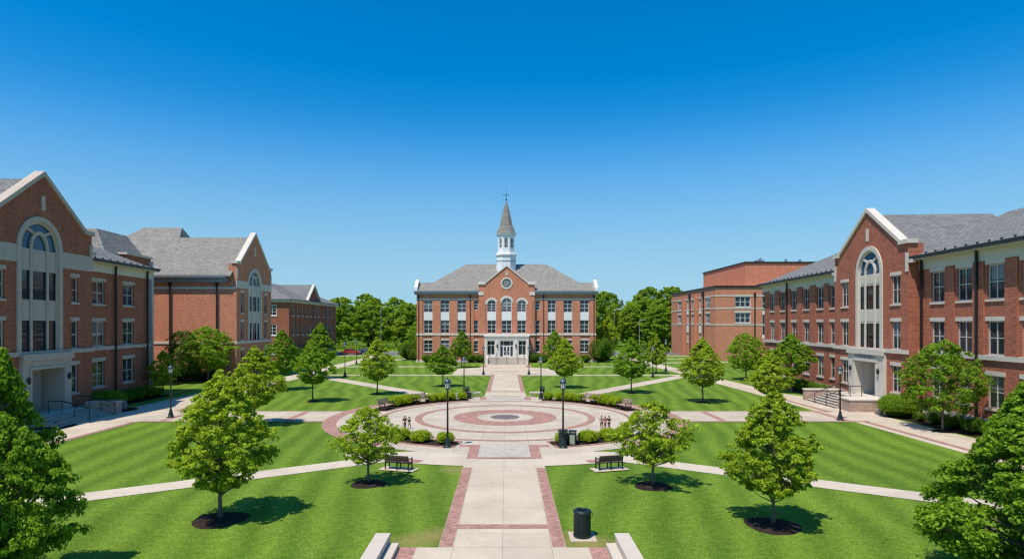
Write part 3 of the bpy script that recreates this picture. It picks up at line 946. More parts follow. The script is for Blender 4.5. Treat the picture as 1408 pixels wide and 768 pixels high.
M['door'] = m_plain('pale_door', (.36, .33, .29), .6, .3, var=.08)
M['riser_shade'] = m_plain('step_shadow_line', (.10, .095, .09), .9, .1)  # shadow under each tread edge, given as a dark colour

def right_hall():
    P = dict(brick='brick_warm_lit', g=.92, hw=6.25, z0=.9, zs=14.15, za=17.8, eave=12.75, wdepth=15, depth=11, ridge=(16.7, 7.2), hips=True, slate=True,
             ax=.3, aw=4.5, asill=5.35, aspring=12.15, arise=1.1, panels=[(7.55, 8.85), (11.0, 12.05)],
             portal=(.1, 6.0, .9, 5.0), pdoor=3.6, portal_clear=4.05, sign=True,
             gwin=[(-4.2, 1.3), (4.5, 1.3)], rows=[(1.7, 3.95), (5.36, 7.7), (9.2, 11.6)], belt=(5.0, 5.33), piers=True,
             wings=[(-28.6, -6.25, [-25.6, -22.1, -18.6, -15.1, -11.6, -8.5], 1.5), (6.25, 24.5, [8.5, 11.5, 14.55, 17.6, 20.7, 23.0], 1.55)],
             spouts=[-20.4, 6.75, 13.0, 19.2, -6.7],
             steps=(-3.3, 2.4, -4.9, -2.9, 6), cheeks=[(-3.9, -3.32, -5.1, -1.4, 1.0), (2.42, 4.6, -4.7, -1.4, .95)], rails=[-1.4, .9])
    t = gabled_hall('brick_hall', 'long red brick hall on the right with tall arched window and stone doorway', (34.2, 56.0, 0), R(-93.3), P)
    # worn inscription over the door
    cu = bpy.data.curves.new('inscription', 'FONT'); cu.body = 'I P A D I N'; cu.size = .5; cu.align_x = 'CENTER'; cu.align_y = 'CENTER'; cu.extrude = .012
    tmp = bpy.data.objects.new('tmp', cu); COL.objects.link(tmp)
    dg = bpy.context.evaluated_depsgraph_get()
    me = bpy.data.meshes.new_from_object(tmp.evaluated_get(dg)); bpy.data.objects.remove(tmp)
    me.materials.clear(); me.materials.append(M['carved'])
    link('inscription', me, t, xf(.1, -.92-.326) @ Matrix.Translation((0, -.008, 4.5)) @ Matrix.Rotation(R(90), 4, 'X'))
    return t

M['carved'] = m_plain('worn_carving', (.2, .19, .2), .9, .1)

def left_hall():
    P = dict(stone='stone_shaded', g=1.0, hw=6.0, z0=.525, zs=15.2, za=19.0, eave=13.1, wdepth=9, depth=12, ridge=(15.6, 4.4), hips=True, slate=True,
             ax=-.3, aw=4.9, asill=5.42, aspring=13.3, arise=1.0, panels=[(7.75, 9.35), (11.55, 13.2)], gband=(12.05, 13.35),
             portal=(.2, 5.4, .6, 5.0), pdoor=3.6, portal_clear=4.0,
             gwin=[(3.75, .85), (-4.3, .85)], rows=[(1.75, 4.1), (5.46, 7.75), (9.3, 11.4)], belt=(5.08, 5.42), piers=False,
             wings=[(6.0, 17.3, [8.6, 13.4], 1.85), (-16.0, -6.0, [-8.6, -13.4], 1.85)],
             spouts=[11.0, 16.6, -11.0],
             steps=(-3.4, 3.2, -4.6, -2.7, 6), cheeks=[(3.22, 4.0, -4.7, -2.2, .9)], rails=[-.4, 2.9])
    t = gabled_hall('brick_hall', 'shaded red brick hall on the far left with arched window and steps to its doorway', (-37.1, 47.2, 0), R(92.86), P)
    # stair tower and mansard block behind the wing
    w = MB()
    w.box(24.0, 29.3, 6.1, 12, 0, 15.6)
    w.box(21.8, 23.99, 7.4, 15.7, 0, 15.5); w.box(24.0, 29.2, 12.01, 15.7, 0, 15.5)
    w.build('tower_wall', M['brick'], t)
    c = MB(); c.box(23.85, 29.45, 5.95, 6.5, 15.6, 15.85); c.box(23.85, 24.2, 6.5, 7.6, 15.6, 15.85); c.build('tower_coping', M['stone'], t)
    r = MB()
    x0, x1, y0, y1 = 21.3, 29.7, 6.9, 16
    a0, a1, b0, b1, zt = 22.7, 28.7, 8.7, 14.4, 18.4
    slab_roof(r, [(x0, y0, 15.6), (x1, y0, 15.6), (a1, b0, zt), (a0, b0, zt)])
    slab_roof(r, [(x0, y1, 15.6), (x0, y0, 15.6), (a0, b0, zt), (a0, b1, zt)])
    slab_roof(r, [(x1, y0, 15.6), (x1, y1, 15.6), (a1, b1, zt), (a1, b0, zt)])
    slab_roof(r, [(x1, y1, 15.6), (x0, y1, 15.6), (a0, b1, zt), (a1, b1, zt)])
    slab_roof(r, [(a0, b0, zt), (a1, b0, zt), (a1, b1, zt), (a0, b1, zt)])
    r.build('mansard_roof', M['roof'], t)
    s = MB(); s.box(28.75, 29.2, 5.7, 6.09, 0, 15.3); s.build('corner_post', M['frame'], t)
    F = xf(0, 6.1)
    for za in (1.8, 5.5, 9.2):
        win(t, F, 27.2, 28.5, za, za+2.6, 1, (.5,), y=-.1, lintel=0, sill=False)
    return t

def side_hall():
    """second hall on the left: blank sunny side wall, gable with arched window towards the lawns"""
    t = thing('brick_hall', 'second brick hall on the left with a broad blank sunlit side wall and gabled end', 'building', (-36.5, 88.0, 0), R(90))
    I = Matrix.Identity(4)
    w = MB()
    hw = 6.0
    gw, gh = great_window(t, I, -.1, 4.7, 5.2, 13.1, 1.0, [(7.6, 9.3), (11.4, 13.0)])
    holes = [gh]; ws = []
    for x in (-4.2, 3.9):
        for za, zz in ((1.6, 3.9), (5.3, 7.8), (9.0, 11.8)):
            holes.append(rect(x-.45, x+.45, za, zz)); ws.append((x-.45, x+.45, za, zz))
    gable_face(t, w, I, hw, -.1, 15.7, 20.3, holes)
    for a in ws: win(t, I, *a, cols=1)
    # side walls (local y runs away from the lawns)
    w.M = xf(-hw, 26, 0, R(-90)); w.facade([(0, -.1), (26, -.1), (26, 13.6), (0, 13.6)], [])
    w.M = xf(hw, 0, 0, R(90)); w.facade([(0, -.1), (26, -.1), (26, 13.6), (0, 13.6)], [])
    w.M = xf(hw, 26, 0, R(180)); w.facade([(0, -.1), (12, -.1), (12, 13.6), (0, 13.6)], [])
    w.M = I
    for sx in (-1, 1):
        x0, x1 = sorted((sx*hw, sx*(hw-.02)))
        w.box(x0, x1, .02, 1.1, 13.6, 15.68)
    w.build('wall', M['brick_sunlit'], t)
    b = MB()
    e = 2.36
    b.box(-hw-.05, -.1-e, -.05, -.002, 12.4, 13.4); b.box(-.1+e, hw+.05, -.05, -.002, 12.4, 13.4)
    b.box(-hw-.1, hw+.1, -.12, -.003, 4.8, 5.15)
    b.box(-hw-.08, -hw-.003, .0, 26, 12.2, 12.5)
    b.box(-hw-.1, -hw-.003, .0, 26, 4.8, 5.1)
    for sx in (-1, 1):
        b.box(sx*(hw+.06), sx*(hw-.35), -.07, -.003, 13.6, 15.0)
    b.box(-.2, .2, -.06, -.003, 17.2, 18.6)
    build_each(b, 'stone_band', M['stone'], t)
    g = MB()
    g.box(-hw-.75, -hw-.003, 1.1, 26.3, 13.55, 13.75); g.box(-hw-.9, -hw-.7, 1.1, 26.4, 13.75, 14.05)
    g.box(hw+.003, hw+.75, 1.1, 26.3, 13.55, 13.75)
    g.box(-hw-.5, -hw-.003, 1.1, 26.1, 13.1, 13.55)
    g.build('gutter', M['grey_metal'], t)
    for y in (2.6, 8.9):
        d = MB(); d.box(-hw-.28, -hw-.13, y-.08, y+.08, 0, 13.1); d.box(-hw-.34, -hw-.08, y-.17, y+.17, 12.6, 13.1); d.build('downspout', M['dark'], t)
    r = MB()
    z0 = 13.95; k = (20.0-13.95)/6.8
    slab_roof(r, [(-hw-.8, .5, z0), (-hw-.8, 26.5, z0), (-.0, 26.5, 20.0), (0, .5, 20.0)])
    slab_roof(r, [(hw+.8, 26.5, z0), (hw+.8, .5, z0), (0, .5, 20.0), (0, 26.5, 20.0)])
    # taller hipped block behind
    zt = 21.7; xt = -6.8 + (zt-z0)/k
    xb = 2*xt+6.8
    slab_roof(r, [(-6.8, 8.6, z0+.03), (-6.8, 25.5, z0+.03), (xt, 17.2, zt+.03), (xt, 11.6, zt+.03)])
    slab_roof(r, [(xb, 25.5, z0), (xb, 8.6, z0), (xt, 11.6, zt+.03), (xt, 17.2, zt+.03)])
    slab_roof(r, [(xb, 8.6, z0), (-6.8, 8.6, z0), (xt, 11.6, zt+.03)])
    slab_roof(r, [(-6.8, 25.5, z0), (xb, 25.5, z0), (xt, 17.2, zt+.03)])
    r.build('roof', M['roof'], t)
    return t

def pediment_hall():
    """far left hall with white framed windows and small pediment"""
    t = thing('brick_hall', 'distant brick hall on the left with grey hipped roof and small pediment above white windows', 'building', (-44.5, 124, 0), R(90))
    I = Matrix.Identity(4)
    w = MB()
    Lx = 34; D = 17; ze = 12.0
    rows = [(1.3, 3.4), (5.2, 7.4), (9.2, 11.4)]
    holes = []
    for x in (2.5, 5.2, 8.2, 11.0, 13.6, 16.2, 19.8, 23.5, 27.0, 30.4):
        for za, zz in rows:
            holes.append(rect(x-.5, x+.5, za, zz)); win(t, I, x-.5, x+.5, za, zz, 1, (.5,), 'white', lintel=0, smat='white')
    w.M = I; w.facade([(0, -.1), (Lx, -.1), (Lx, ze), (0, ze)], holes)
    S = xf(0, D, 0, R(-90)); w.M = S
    holes = []
    for x in (4.0, 8.6, 13.6):
        for za, zz in rows:
            holes.append(rect(x-.85, x+.85, za, zz)); win(t, S, x-.85, x+.85, za, zz, 2, (.34, .67), 'white', .12, .06, 0, True, .06, smat='white')
    w.facade([(0, -.1), (D, -.1), (D, ze), (0, ze)], holes)
    w.M = xf(Lx, 0, 0, R(90)); w.facade([(0, -.1), (D, -.1), (D, ze), (0, ze)], [])
    w.M = xf(Lx, D, 0, R(180)); w.facade([(0, -.1), (Lx, -.1), (Lx, ze), (0, ze)], [])
    # pediment
    w.M = xf(0, -.05); w.facade([(11.5, ze+.6), (19.5, ze+.6), (15.5, ze+4.0)], [])
    w.build('wall', M['brick'], t)
    f = MB()
    f.box(-.35, Lx+.35, -.35, -.003, ze-.1, ze+.5); f.box(-.35, -.003, -.0, D+.3, ze-.1, ze+.5); f.box(Lx+.003, Lx+.35, 0, D+.3, ze-.1, ze+.5); f.box(-.3, Lx+.3, D, D+.35, ze-.1, ze+.5)
    f.box(-.6, Lx+.6, -.6, -.352, ze+.25, ze+.55); f.box(-.6, -.352, -.6, D+.6, ze+.25, ze+.55)
    for sx in (-1, 1):
        q = [(15.5, ze+3.9), (15.5+sx*4.4, ze+.55), (15.5+sx*4.9, ze+.55), (15.5, ze+4.5)]
        ar = sum(q[i][0]*q[(i+1) % 4][1]-q[(i+1) % 4][0]*q[i][1] for i in range(4))
        f.prism(q if ar > 0 else q[::-1], -.4, .2)
    f.build('cornice', M['frieze'], t)
    r = MB(); z = ze+.58; zr = 16.6; yr = D/2
    slab_roof(r, [(-.7, -.7, z), (Lx+.7, -.7, z), (Lx-7, yr, zr), (7, yr, zr)]); slab_roof(r, [(Lx+.7, D+.7, z), (-.7, D+.7, z), (7, yr, zr), (Lx-7, yr, zr)])
    slab_roof(r, [(-.7, D+.7, z), (-.7, -.7, z), (7, yr, zr)]); slab_roof(r, [(Lx+.7, -.7, z), (Lx+.7, D+.7, z), (Lx-7, yr, zr)])
    for sx in (-1, 1):
        slab_roof(r, [(15.5, -.45, ze+4.45), (15.5+sx*4.8, -.45, ze+.6), (15.5+sx*4.8, 3, ze+.6), (15.5, 7.2, ze+4.45)])
    r.build('roof', M['roof_dark'], t)
    for x in (15.6, 25.4):
        d = MB(); downspout(d, x, 0, ze-.1, -.15, .09, False); d.build('downspout', M['grey_metal'], t)
    return t

def modern_block():
    """flat-roofed brick block at the far right"""
    t = thing('brick_block', 'flat roofed modern red brick block behind the right hand hall', 'building', (42.8, 124.6, 0), 0)
    I = Matrix.Identity(4)
    w = MB(); H = 15.0
    hs = []
    for x0, x1 in ((4.0, 7.2),):
        for za, zz in ((7.7, 9.8), (10.6+.35, 13.1)):
            hs.append(rect(x0, x1, za, zz)); win(t, I, x0, x1, za, zz, 3, (.5,), 'white', .12, .1, .35)
    hs.append(rect(9.6, 11.1, 4.5, 14.0))
    w.M = I; w.facade([(0, -.1), (24, -.1), (24, H), (0, H)], hs, .25)
    # narrow glazed strip
    m = MB()
    for x in (9.6, 11.0): m.box(x, x+.1, .1, .2, 4.5, 14.0)
    for z in (4.5, 7.0, 9.4, 11.6, 13.9): m.box(9.7, 11.0, .1, .2, z, z+.1)
    m.box(9.7, 11.0, .09, .19, 9.5, 10.4); m.box(9.7, 11.0, .09, .19, 4.6, 5.3)
    f = m.build('window', M['white'], t)
    g = MB(); g.face([(9.6, .16, 4.5), (11.1, .16, 4.5), (11.1, .16, 14), (9.6, .16, 14)]); g.build('pane', M['glass'], f)
    # west face; local x from far (0) to near (33)
    W = xf(.0, 33.4, 0, R(-90)); w.M = W
    hs = []
    for xc, wd in ((28.5, 3.0), (23.5, 1.4), (18.6, 3.0), (14.2, 1.4), (7.5, 3.0)):
        for za, zz in ((7.6, 9.7), (10.8, 13.0)):
            hs.append(rect(xc-wd/2, xc+wd/2, za, zz)); win(t, W, xc-wd/2, xc+wd/2, za, zz, 2 if wd < 2 else 3, (.5,), 'white', .12, .09, .35)
    for xc in (23.5, 14.2):
        hs.append(rect(xc-.7, xc+.7, 3.2, 5.4)); win(t, W, xc-.7, xc+.7, 3.2, 5.4, 2, (.5,), 'white', .12, .09, 0)
    w.facade([(0, -.1), (33.4, -.1), (33.4, H), (0, H)], hs, .25)
    w.M = xf(24, 0, 0, R(90)); w.facade([(0, -.1), (33.4, -.1), (33.4, H), (0, H)], [])
    w.M = xf(24, 33.4, 0, R(180)); w.facade([(0, -.1), (24, -.1), (24, H), (0, H)], [])
    w.M = I; w.face([(0, 0, H-.3), (24, 0, H-.3), (24, 33.4, H-.3), (0, 33.4, H-.3)])
    # raised upper block
    w.box(8.2, 27, 5.4, 33.0, H-.3, 20.5)
    w.M = W
    for xc in (23.5, 14.2):
        w.box(xc-3.1, xc-2.3, -.5, -.002, 0, 14.0)
    w.build('wall', M['brick_sunlit'], t)
    p = MB(W)
    for xc in (23.5, 14.2):
        p.box(xc-.75, xc+.75, -.06, -.003, 5.5, 7.5); p.box(xc-.75, xc+.75, -.06, -.003, 9.8, 10.7)
    build_each(p, 'panel', M['white'], t)
    b = MB()
    for z in (12.15+1.0, 10.55, 7.2):
        b.box(-.06, 24, -.06, -.003, z, z+.25); b.box(-.06, -.003, -.003, 33.4, z, z+.25)
    b.box(7.3, 9.55, -.05, -.004, 10.6, 10.75)
    build_each(b, 'stone_band', M['stone'], t)
    c = MB(); c.box(-.2, 24.2, -.2, .3, H, H+.35); c.box(-.2, .3, .3, 33.6, H, H+.35); c.box(8.0, 27.2, 5.2, 5.6, 20.5, 20.8); c.box(8.0, 8.4, 5.6, 33.2, 20.5, 20.8); c.box(8.4, 27.2, 5.6, 33.2, 20.5, 20.62)
    c.build('coping', M['dark'], t)
    for x in (8.0,):
        d = MB(); d.box(x-.08, x+.08, -.24, -.07, 0, 13.2); d.box(x-.2, x+.2, -.3, -.06, 13.2, 13.9); d.build('downspout', M['dark'], t)
    for x in (26.0, 16.4):
        d = MB(W); d.box(x-.1, x+.1, -.2, -.03, 0, 13.2); d.box(x-.3, x+.3, -.45, -.03, 13.2, 14.4); d.build('downspout', M['dark'], t)
    v = MB(); v.box(11.6, 13.2, 7.5, 9.2, 20.62, 21.4); v.box(12.0, 12.3, 7.0, 7.3, 20.62, 21.8); v.box(18, 18.4, 8, 8.4, 20.62, 21.6); v.box(21, 21.5, 8, 8.4, 20.62, 21.5); v.build('roof_vent', M['grey_metal'], t)
    return t
# ------------------------------------------------------------------ ground and paving
AX, CY = -.15, 48.8            # axis of the main walk, centre of the round plaza
LV = [0.0]
def lvl():
    LV[0] += .002
    return LV[0]

def sheet(name, polys, mat, z=None, kind='structure', label=None):
    z = lvl() if z is None else z
    m = MB()
    for p in polys:
        a = sum(p[i][0]*p[(i+1) % len(p)][1]-p[(i+1) % len(p)][0]*p[i][1] for i in range(len(p)))
        m.face([(x, y, z) for x, y in (p if a > 0 else p[::-1])])
    o = m.build(name, M[mat])
    return tag(o, label, kind=kind)

def rectp(x0, x1, y0, y1): return [(x0, y0), (x1, y0), (x1, y1), (x0, y1)]
def arc(r, a0, a1, n=48, cx=AX, cy=CY):
    """angles in degrees from south (towards -y), positive to the east"""
    return [(cx + r*math.sin(R(a0+(a1-a0)*i/n)), cy - r*math.cos(R(a0+(a1-a0)*i/n))) for i in range(n+1)]
def ringp(r0, r1, a0=0, a1=360, n=96):
    o = arc(r1, a0, a1, n); i = arc(r0, a0, a1, n)
    return [[i[k], i[k+1], o[k+1], o[k]] for k in range(n)]
def strip(p, q, w):
    d = Vector((q[0]-p[0], q[1]-p[1])).normalized(); n = Vector((-d.y, d.x))*w/2
    return [(p[0]+n.x, p[1]+n.y), (p[0]-n.x, p[1]-n.y), (q[0]-n.x, q[1]-n.y), (q[0]+n.x, q[1]+n.y)]
def mir(p): return [(2*AX-x, y) for x, y in p]

def build_ground():
    g = MB(); S = 2500
    g.face([(-S, -300, 0), (S, -300, 0), (S, 3000, 0), (-S, 3000, 0)])
    tag(g.build('lawn', M['grass']), kind='structure')
    A = AX
    # street and car park beyond the lawns
    sheet('road', [rectp(-200, 200, 146, 153)], 'asphalt')
    sheet('car_park', [rectp(-70, -25, 153.3, 163), rectp(25, 80, 153.3, 160)], 'asphalt')
    sheet('pavement', [rectp(-200, 200, 141.5, 143.2), rectp(-200, 200, 164, 165.2)], 'concrete_slab')
    # long walks beside the halls
    sheet('path', [rectp(-33.6, -28.2, 10, 66), [(-33.6, 66), (-28.2, 66), (-28.6, 78), (-31.4, 80)], rectp(-31.4, -28.6, 80, 141.3)], 'concrete')
    sheet('path', [rectp(26.6, 30.6, 10, 50), rectp(26.6, 31.4, 50, 60.5), [(26.6, 60.5), (31.4, 60.5), (29.6, 66), (26.6, 66)], [(26.6, 66), (29.6, 66), (29.0, 96), (26.0, 96)], [(26.0, 96), (29.0, 96), (27.6, 141.3), (24.8, 141.3)]], 'concrete')
    sheet('path', [rectp(-28.4, A-2.2, 88.0, 89.4), rectp(A+2.2, 26.3, 88.0, 89.4)], 'concrete_slab')
    sheet('path', [rectp(-28.4, A-7.9, 105.6, 107.2), rectp(A+7.9, 25.7, 105.6, 107.2)], 'concrete_slab')
    sheet('path', [strip((-7.2, 62.6), (-28.4, 88.6), 2.1), strip((2*A+7.2, 62.6), (26.4, 88.6), 2.1)], 'concrete_slab')
    sheet('path', [strip((27, 128), (44, 131.5), 1.6), strip((27, 116), (44, 119.5), 1.8), strip((-29, 116), (-20, 132), 2.0)], 'concrete_slab')
    sheet('path', [strip((-5.8, 34.43), (-40, 12.2), 1.55), strip((2*A+5.8, 34.43), (40, 12.2), 1.55)], 'concrete_slab')
    # main walk, north court
    sheet('court', [rectp(A-8, A+8, 89.6, 101.5), [(A-8, 101.5), (A-4.4, 101.5), (A-4.4, 104), ], [(A+4.4, 101.5), (A+8, 101.5), (A+4.4, 104)], rectp(A-4.4, A+4.4, 101.5, 112)], 'concrete')
    sheet('main_walk', [rectp(A-2.15, A+2.15, 20.36, 36.5), rectp(A-2.15, A+2.15, 61, 89.9), rectp(A-3.45, A+3.45, 8, 20.35)], 'concrete')
    # apron in front of the round plaza
    ap = arc(16.9, -34, 34, 40)
    sheet('apron', [[(AX, CY-12)] + ap], 'concrete_slab')
    sheet('plaza', [arc(14.1, 0, 360, 120)[:-1]], 'concrete_ring')
    # east and west spurs
    sheet('side_walk', [rectp(A-29, A-13.2, 46.4, 52.2), rectp(A+13.2, A+27.2, 46.4, 52.2)], 'concrete_ring')
    # brick bands
    z = lvl()
    bands = []
    for sx in (-1, 1):
        f = lambda x0, x1, y0, y1: bands.append(rectp(*sorted((A+sx*x0, A+sx*x1)), y0, y1))
        f(1.68, 2.14, 20.4, 31.6); f(1.68, 2.14, 66.8, 89.6)
        f(2.88, 3.44, 8, 20.34)
        f(13.0, 28, 46.5, 46.85); f(13.0, 28, 51.75, 52.1)
        for x in (16.6, 21.4, 26.2): f(x, x+.55, 46.86, 51.74)
        f(27.4 if sx > 0 else 28.1, 27.8 if sx > 0 else 28.5, 10, 46.4); f(27.4 if sx > 0 else 28.1, 27.8 if sx > 0 else 28.5, 52.2, 63)
        f(1.5, 2.1, 33.7, 37.6); f(2.1, 2.75, 36.9, 37.6)
        f(1.9, 2.55, 59.9, 62.2)
    bands.append(rectp(A-1.67, A+1.67, 22.2, 22.68))
    sheet('brick_paving', bands, 'paver', z)
    sheet('brick_paving', [p for a0, a1 in ((34, 134), (-134, -34)) for p in ringp(13.05, 14.08, a0, a1, 60)], 'paver')
    sheet('brick_paving', [p for a0, a1 in ((16, 21), (-21, -16)) for p in ringp(16.1, 16.75, a0, a1, 10)], 'paver')
    sheet('brick_paving', ringp(2.28, 4.12, 0, 360, 90), 'paver')
    sheet('brick_paving', ringp(6.62, 7.18, 0, 360, 120), 'paver')
    sheet('brick_paving', ringp(9.75, 10.08, 0, 360, 140) , 'paver_thin')
    sheet('brick_paving', [rectp(A-1.49, A+1.49, 33.7, 34.0), rectp(A-1.6, A+1.6, 67.0, 67.35), rectp(A-1.6, A+1.6, 62.5, 62.75), rectp(A-2.1, A+2.1, 95.5, 95.9)], 'paver_thin')
    sheet('brick_paving', [rectp(A-1.49, A+1.49, 34.01, 37.6), rectp(A-1.89, A+1.89, 60, 62.2)], 'paver_grey')
    sheet('brick_paving', [arc(1.15, 0, 360, 60)[:-1]], 'paver_dark')
    sheet('brick_paving', [rectp(A-4.3, A-3.5, 104.5, 110), rectp(A+3.5, A+4.3, 104.5, 110)], 'paver')
    # planting beds round the plaza with a low brick edge
    for a0, a1, r0, r1 in ((14.5, 47, 10.6, 12.6), (-47, -14.5, 10.6, 12.6), (106, 161.5, 10.55, 12.5), (-161.5, -106, 10.55, 12.5)):
        m = MB()
        n = 40
        for i in range(n):
            pass
        o, ii = arc(r1-.12, a0, a1, n), arc(r0+.12, a0, a1, n)
        rg = random.Random(int(a0*10))
        rows = []
        for k in range(6):
            u = k/5
            rows.append([(ii[j][0]*(1-u)+o[j][0]*u, ii[j][1]*(1-u)+o[j][1]*u, .04+.07*math.sin(math.pi*u)+rg.uniform(-.012, .012)) for j in range(n+1)])
        pts = [p for r_ in rows for p in r_]
        m.add(pts, [(k*(n+1)+j, (k+1)*(n+1)+j, (k+1)*(n+1)+j+1, k*(n+1)+j+1) if True else None for k in range(5) for j in range(n)])
        me = m.build('mulch_bed', M['mulch']); tag(me, kind='structure')
        me.data.flip_normals() if me.data.polygons[0].normal.z < 0 else None
        e = MB()
        loop_o = arc(r1, a0, a1, n) + arc(r0, a1, a0, n)
        loop_i = arc(r1-.14, a0+.7, a1-.7, n) + arc(r0+.14, a1-.7, a0+.7, n)
        L = len(loop_o)
        pts = [(x, y, .01) for x, y in loop_o] + [(x, y, .085) for x, y in loop_o] + [(x, y, .085) for x, y in loop_i] + [(x, y, .01) for x, y in loop_i]
        fc = []
        for i in range(L):
            j = (i+1) % L
            fc += [(i, j, L+j, L+i), (L+i, L+j, 2*L+j, 2*L+i), (2*L+i, 2*L+j, 3*L+j, 3*L+i)]
        e.add(pts, fc)
        tag(e.build('kerb', M['paver']), kind='structure')
    # beds along the halls
    for i, (x0, x1, y0, y1) in enumerate(((-37.3, -35.2, 53.6, 64.5), (30.9, 33.2, 37, 50.3), (31.9, 34.4, 61.5, 84), (-48.0, -36.4, 79.5, 81.8), (-16, -4.7, 117.2, 119.3), (4.5, 16, 117.2, 119.3))):
        sheet('mulch_bed', [rectp(x0, x1, y0, y1)], 'mulch', .006)
    sheet('mulch_bed', [arc(1.5, 0, 360, 24, -33.2, 44.3)[:-1], arc(1.6, 0, 360, 24, -33.9, 52.8)[:-1]], 'mulch', .046)
    sheet('concrete_pad', [rectp(2.2, 3.12, 20.95, 21.95)], 'concrete_slab', .006)
    for sx in (-1, 1):
        c = (AX+sx*5.42, 31.25); a = R(sx*16)
        u = Vector((math.cos(a), math.sin(a))); v = Vector((-u.y, u.x))
        sheet('concrete_pad', [[(c[0]+u.x*i*.95+v.x*j*.42, c[1]+u.y*i*.95+v.y*j*.42) for i, j in ((-1, -1), (1, -1), (1, 1), (-1, 1))]], 'concrete_slab', .05)
    # worn dry turf at the corners of the lawns
    # low stone walls by the front steps
    for sx, side in ((-1, 'left'), (1, 'right')):
        t = thing('stone_wall', 'low pale stone cheek wall at the %s of the front walk, at the bottom edge' % side, 'wall', (AX+sx*4.02, 16.5, 0))
        m = MB(); m.box(-.22, .22, -4.2, 3.98, -.05, .36); m.build('wall_base', M['stone'], t, .01)
        m = MB()
        for k in range(4): m.box(-.25, .25, -4.2+2.05*k, -4.2+2.05*k+2.04, .362, .46)
        m.build('capstone', M['cap'], t, .012)
        t2 = thing('stone_block', 'pale stone block seat inside the %s cheek wall beside the brick strip' % side, 'block', (AX+sx*3.62, 16.5, 0))
        m = MB(); m.box(-.16, .16, -4.2, 3.8, -.05, .2); m.build('block_body', M['cap'], t2, .012)

M['cap'] = m_stone('pale_capstone', (.58, .50, .41))

# ------------------------------------------------------------------ vegetation
def quads_mesh(name, V, mat, tint):
    """V: (n,4,3) leaf quads"""
    n = len(V)
    me = bpy.data.meshes.new(name)
    me.vertices.add(4*n); me.vertices.foreach_set('co', V.reshape(-1).astype(np.float32))
    me.loops.add(4*n); me.loops.foreach_set('vertex_index', np.arange(4*n, dtype=np.int32))
    me.polygons.add(n); me.polygons.foreach_set('loop_start', np.arange(0, 4*n, 4, dtype=np.int32))
    me.update(calc_edges=True)
    a = me.attributes.new('tint', 'FLOAT', 'POINT'); a.data.foreach_set('value', np.repeat(tint, 4).astype(np.float32))
    me.materials.append(mat)
    me.validate()
    return me

def unit(v): return v/np.maximum(np.linalg.norm(v, axis=-1, keepdims=True), 1e-9)

def leaf_quads(C, N, L, rng, wid=.62, fold=.18):
    n = len(C)
    N = unit(N)
    r = rng.normal(size=(n, 3)); T = unit(r - (r*N).sum(1, keepdims=True)*N); B = np.cross(N, T)
    L = L.reshape(-1, 1); W = L*wid
    f = N*L*fold
    return np.stack([C - T*L/2, C + B*W/2 + f*.5, C + T*L/2 - f*.3, C - B*W/2 + f*.5], 1)

def prof_young(t):
    t = np.clip(t, 0, 1)
    a = np.where(t < .3, (np.maximum(t, 1e-4)/.3)**.55, 1-np.maximum((t-.3)/.7, 0)**1.55)
    return np.maximum(a, .05)
def prof_round(t):
    t = np.clip(t, 0, 1)
    return np.maximum(np.sin(np.pi*np.clip(t*.93+.07, 0, 1))**.6, .08)
def prof_cone(t):
    t = np.clip(t, 0, 1)
    a = np.where(t < .2, (np.maximum(t, 1e-4)/.2)**.5, 1-np.maximum((t-.2)/.8, 0)**1.15)
    return np.maximum(a, .06)

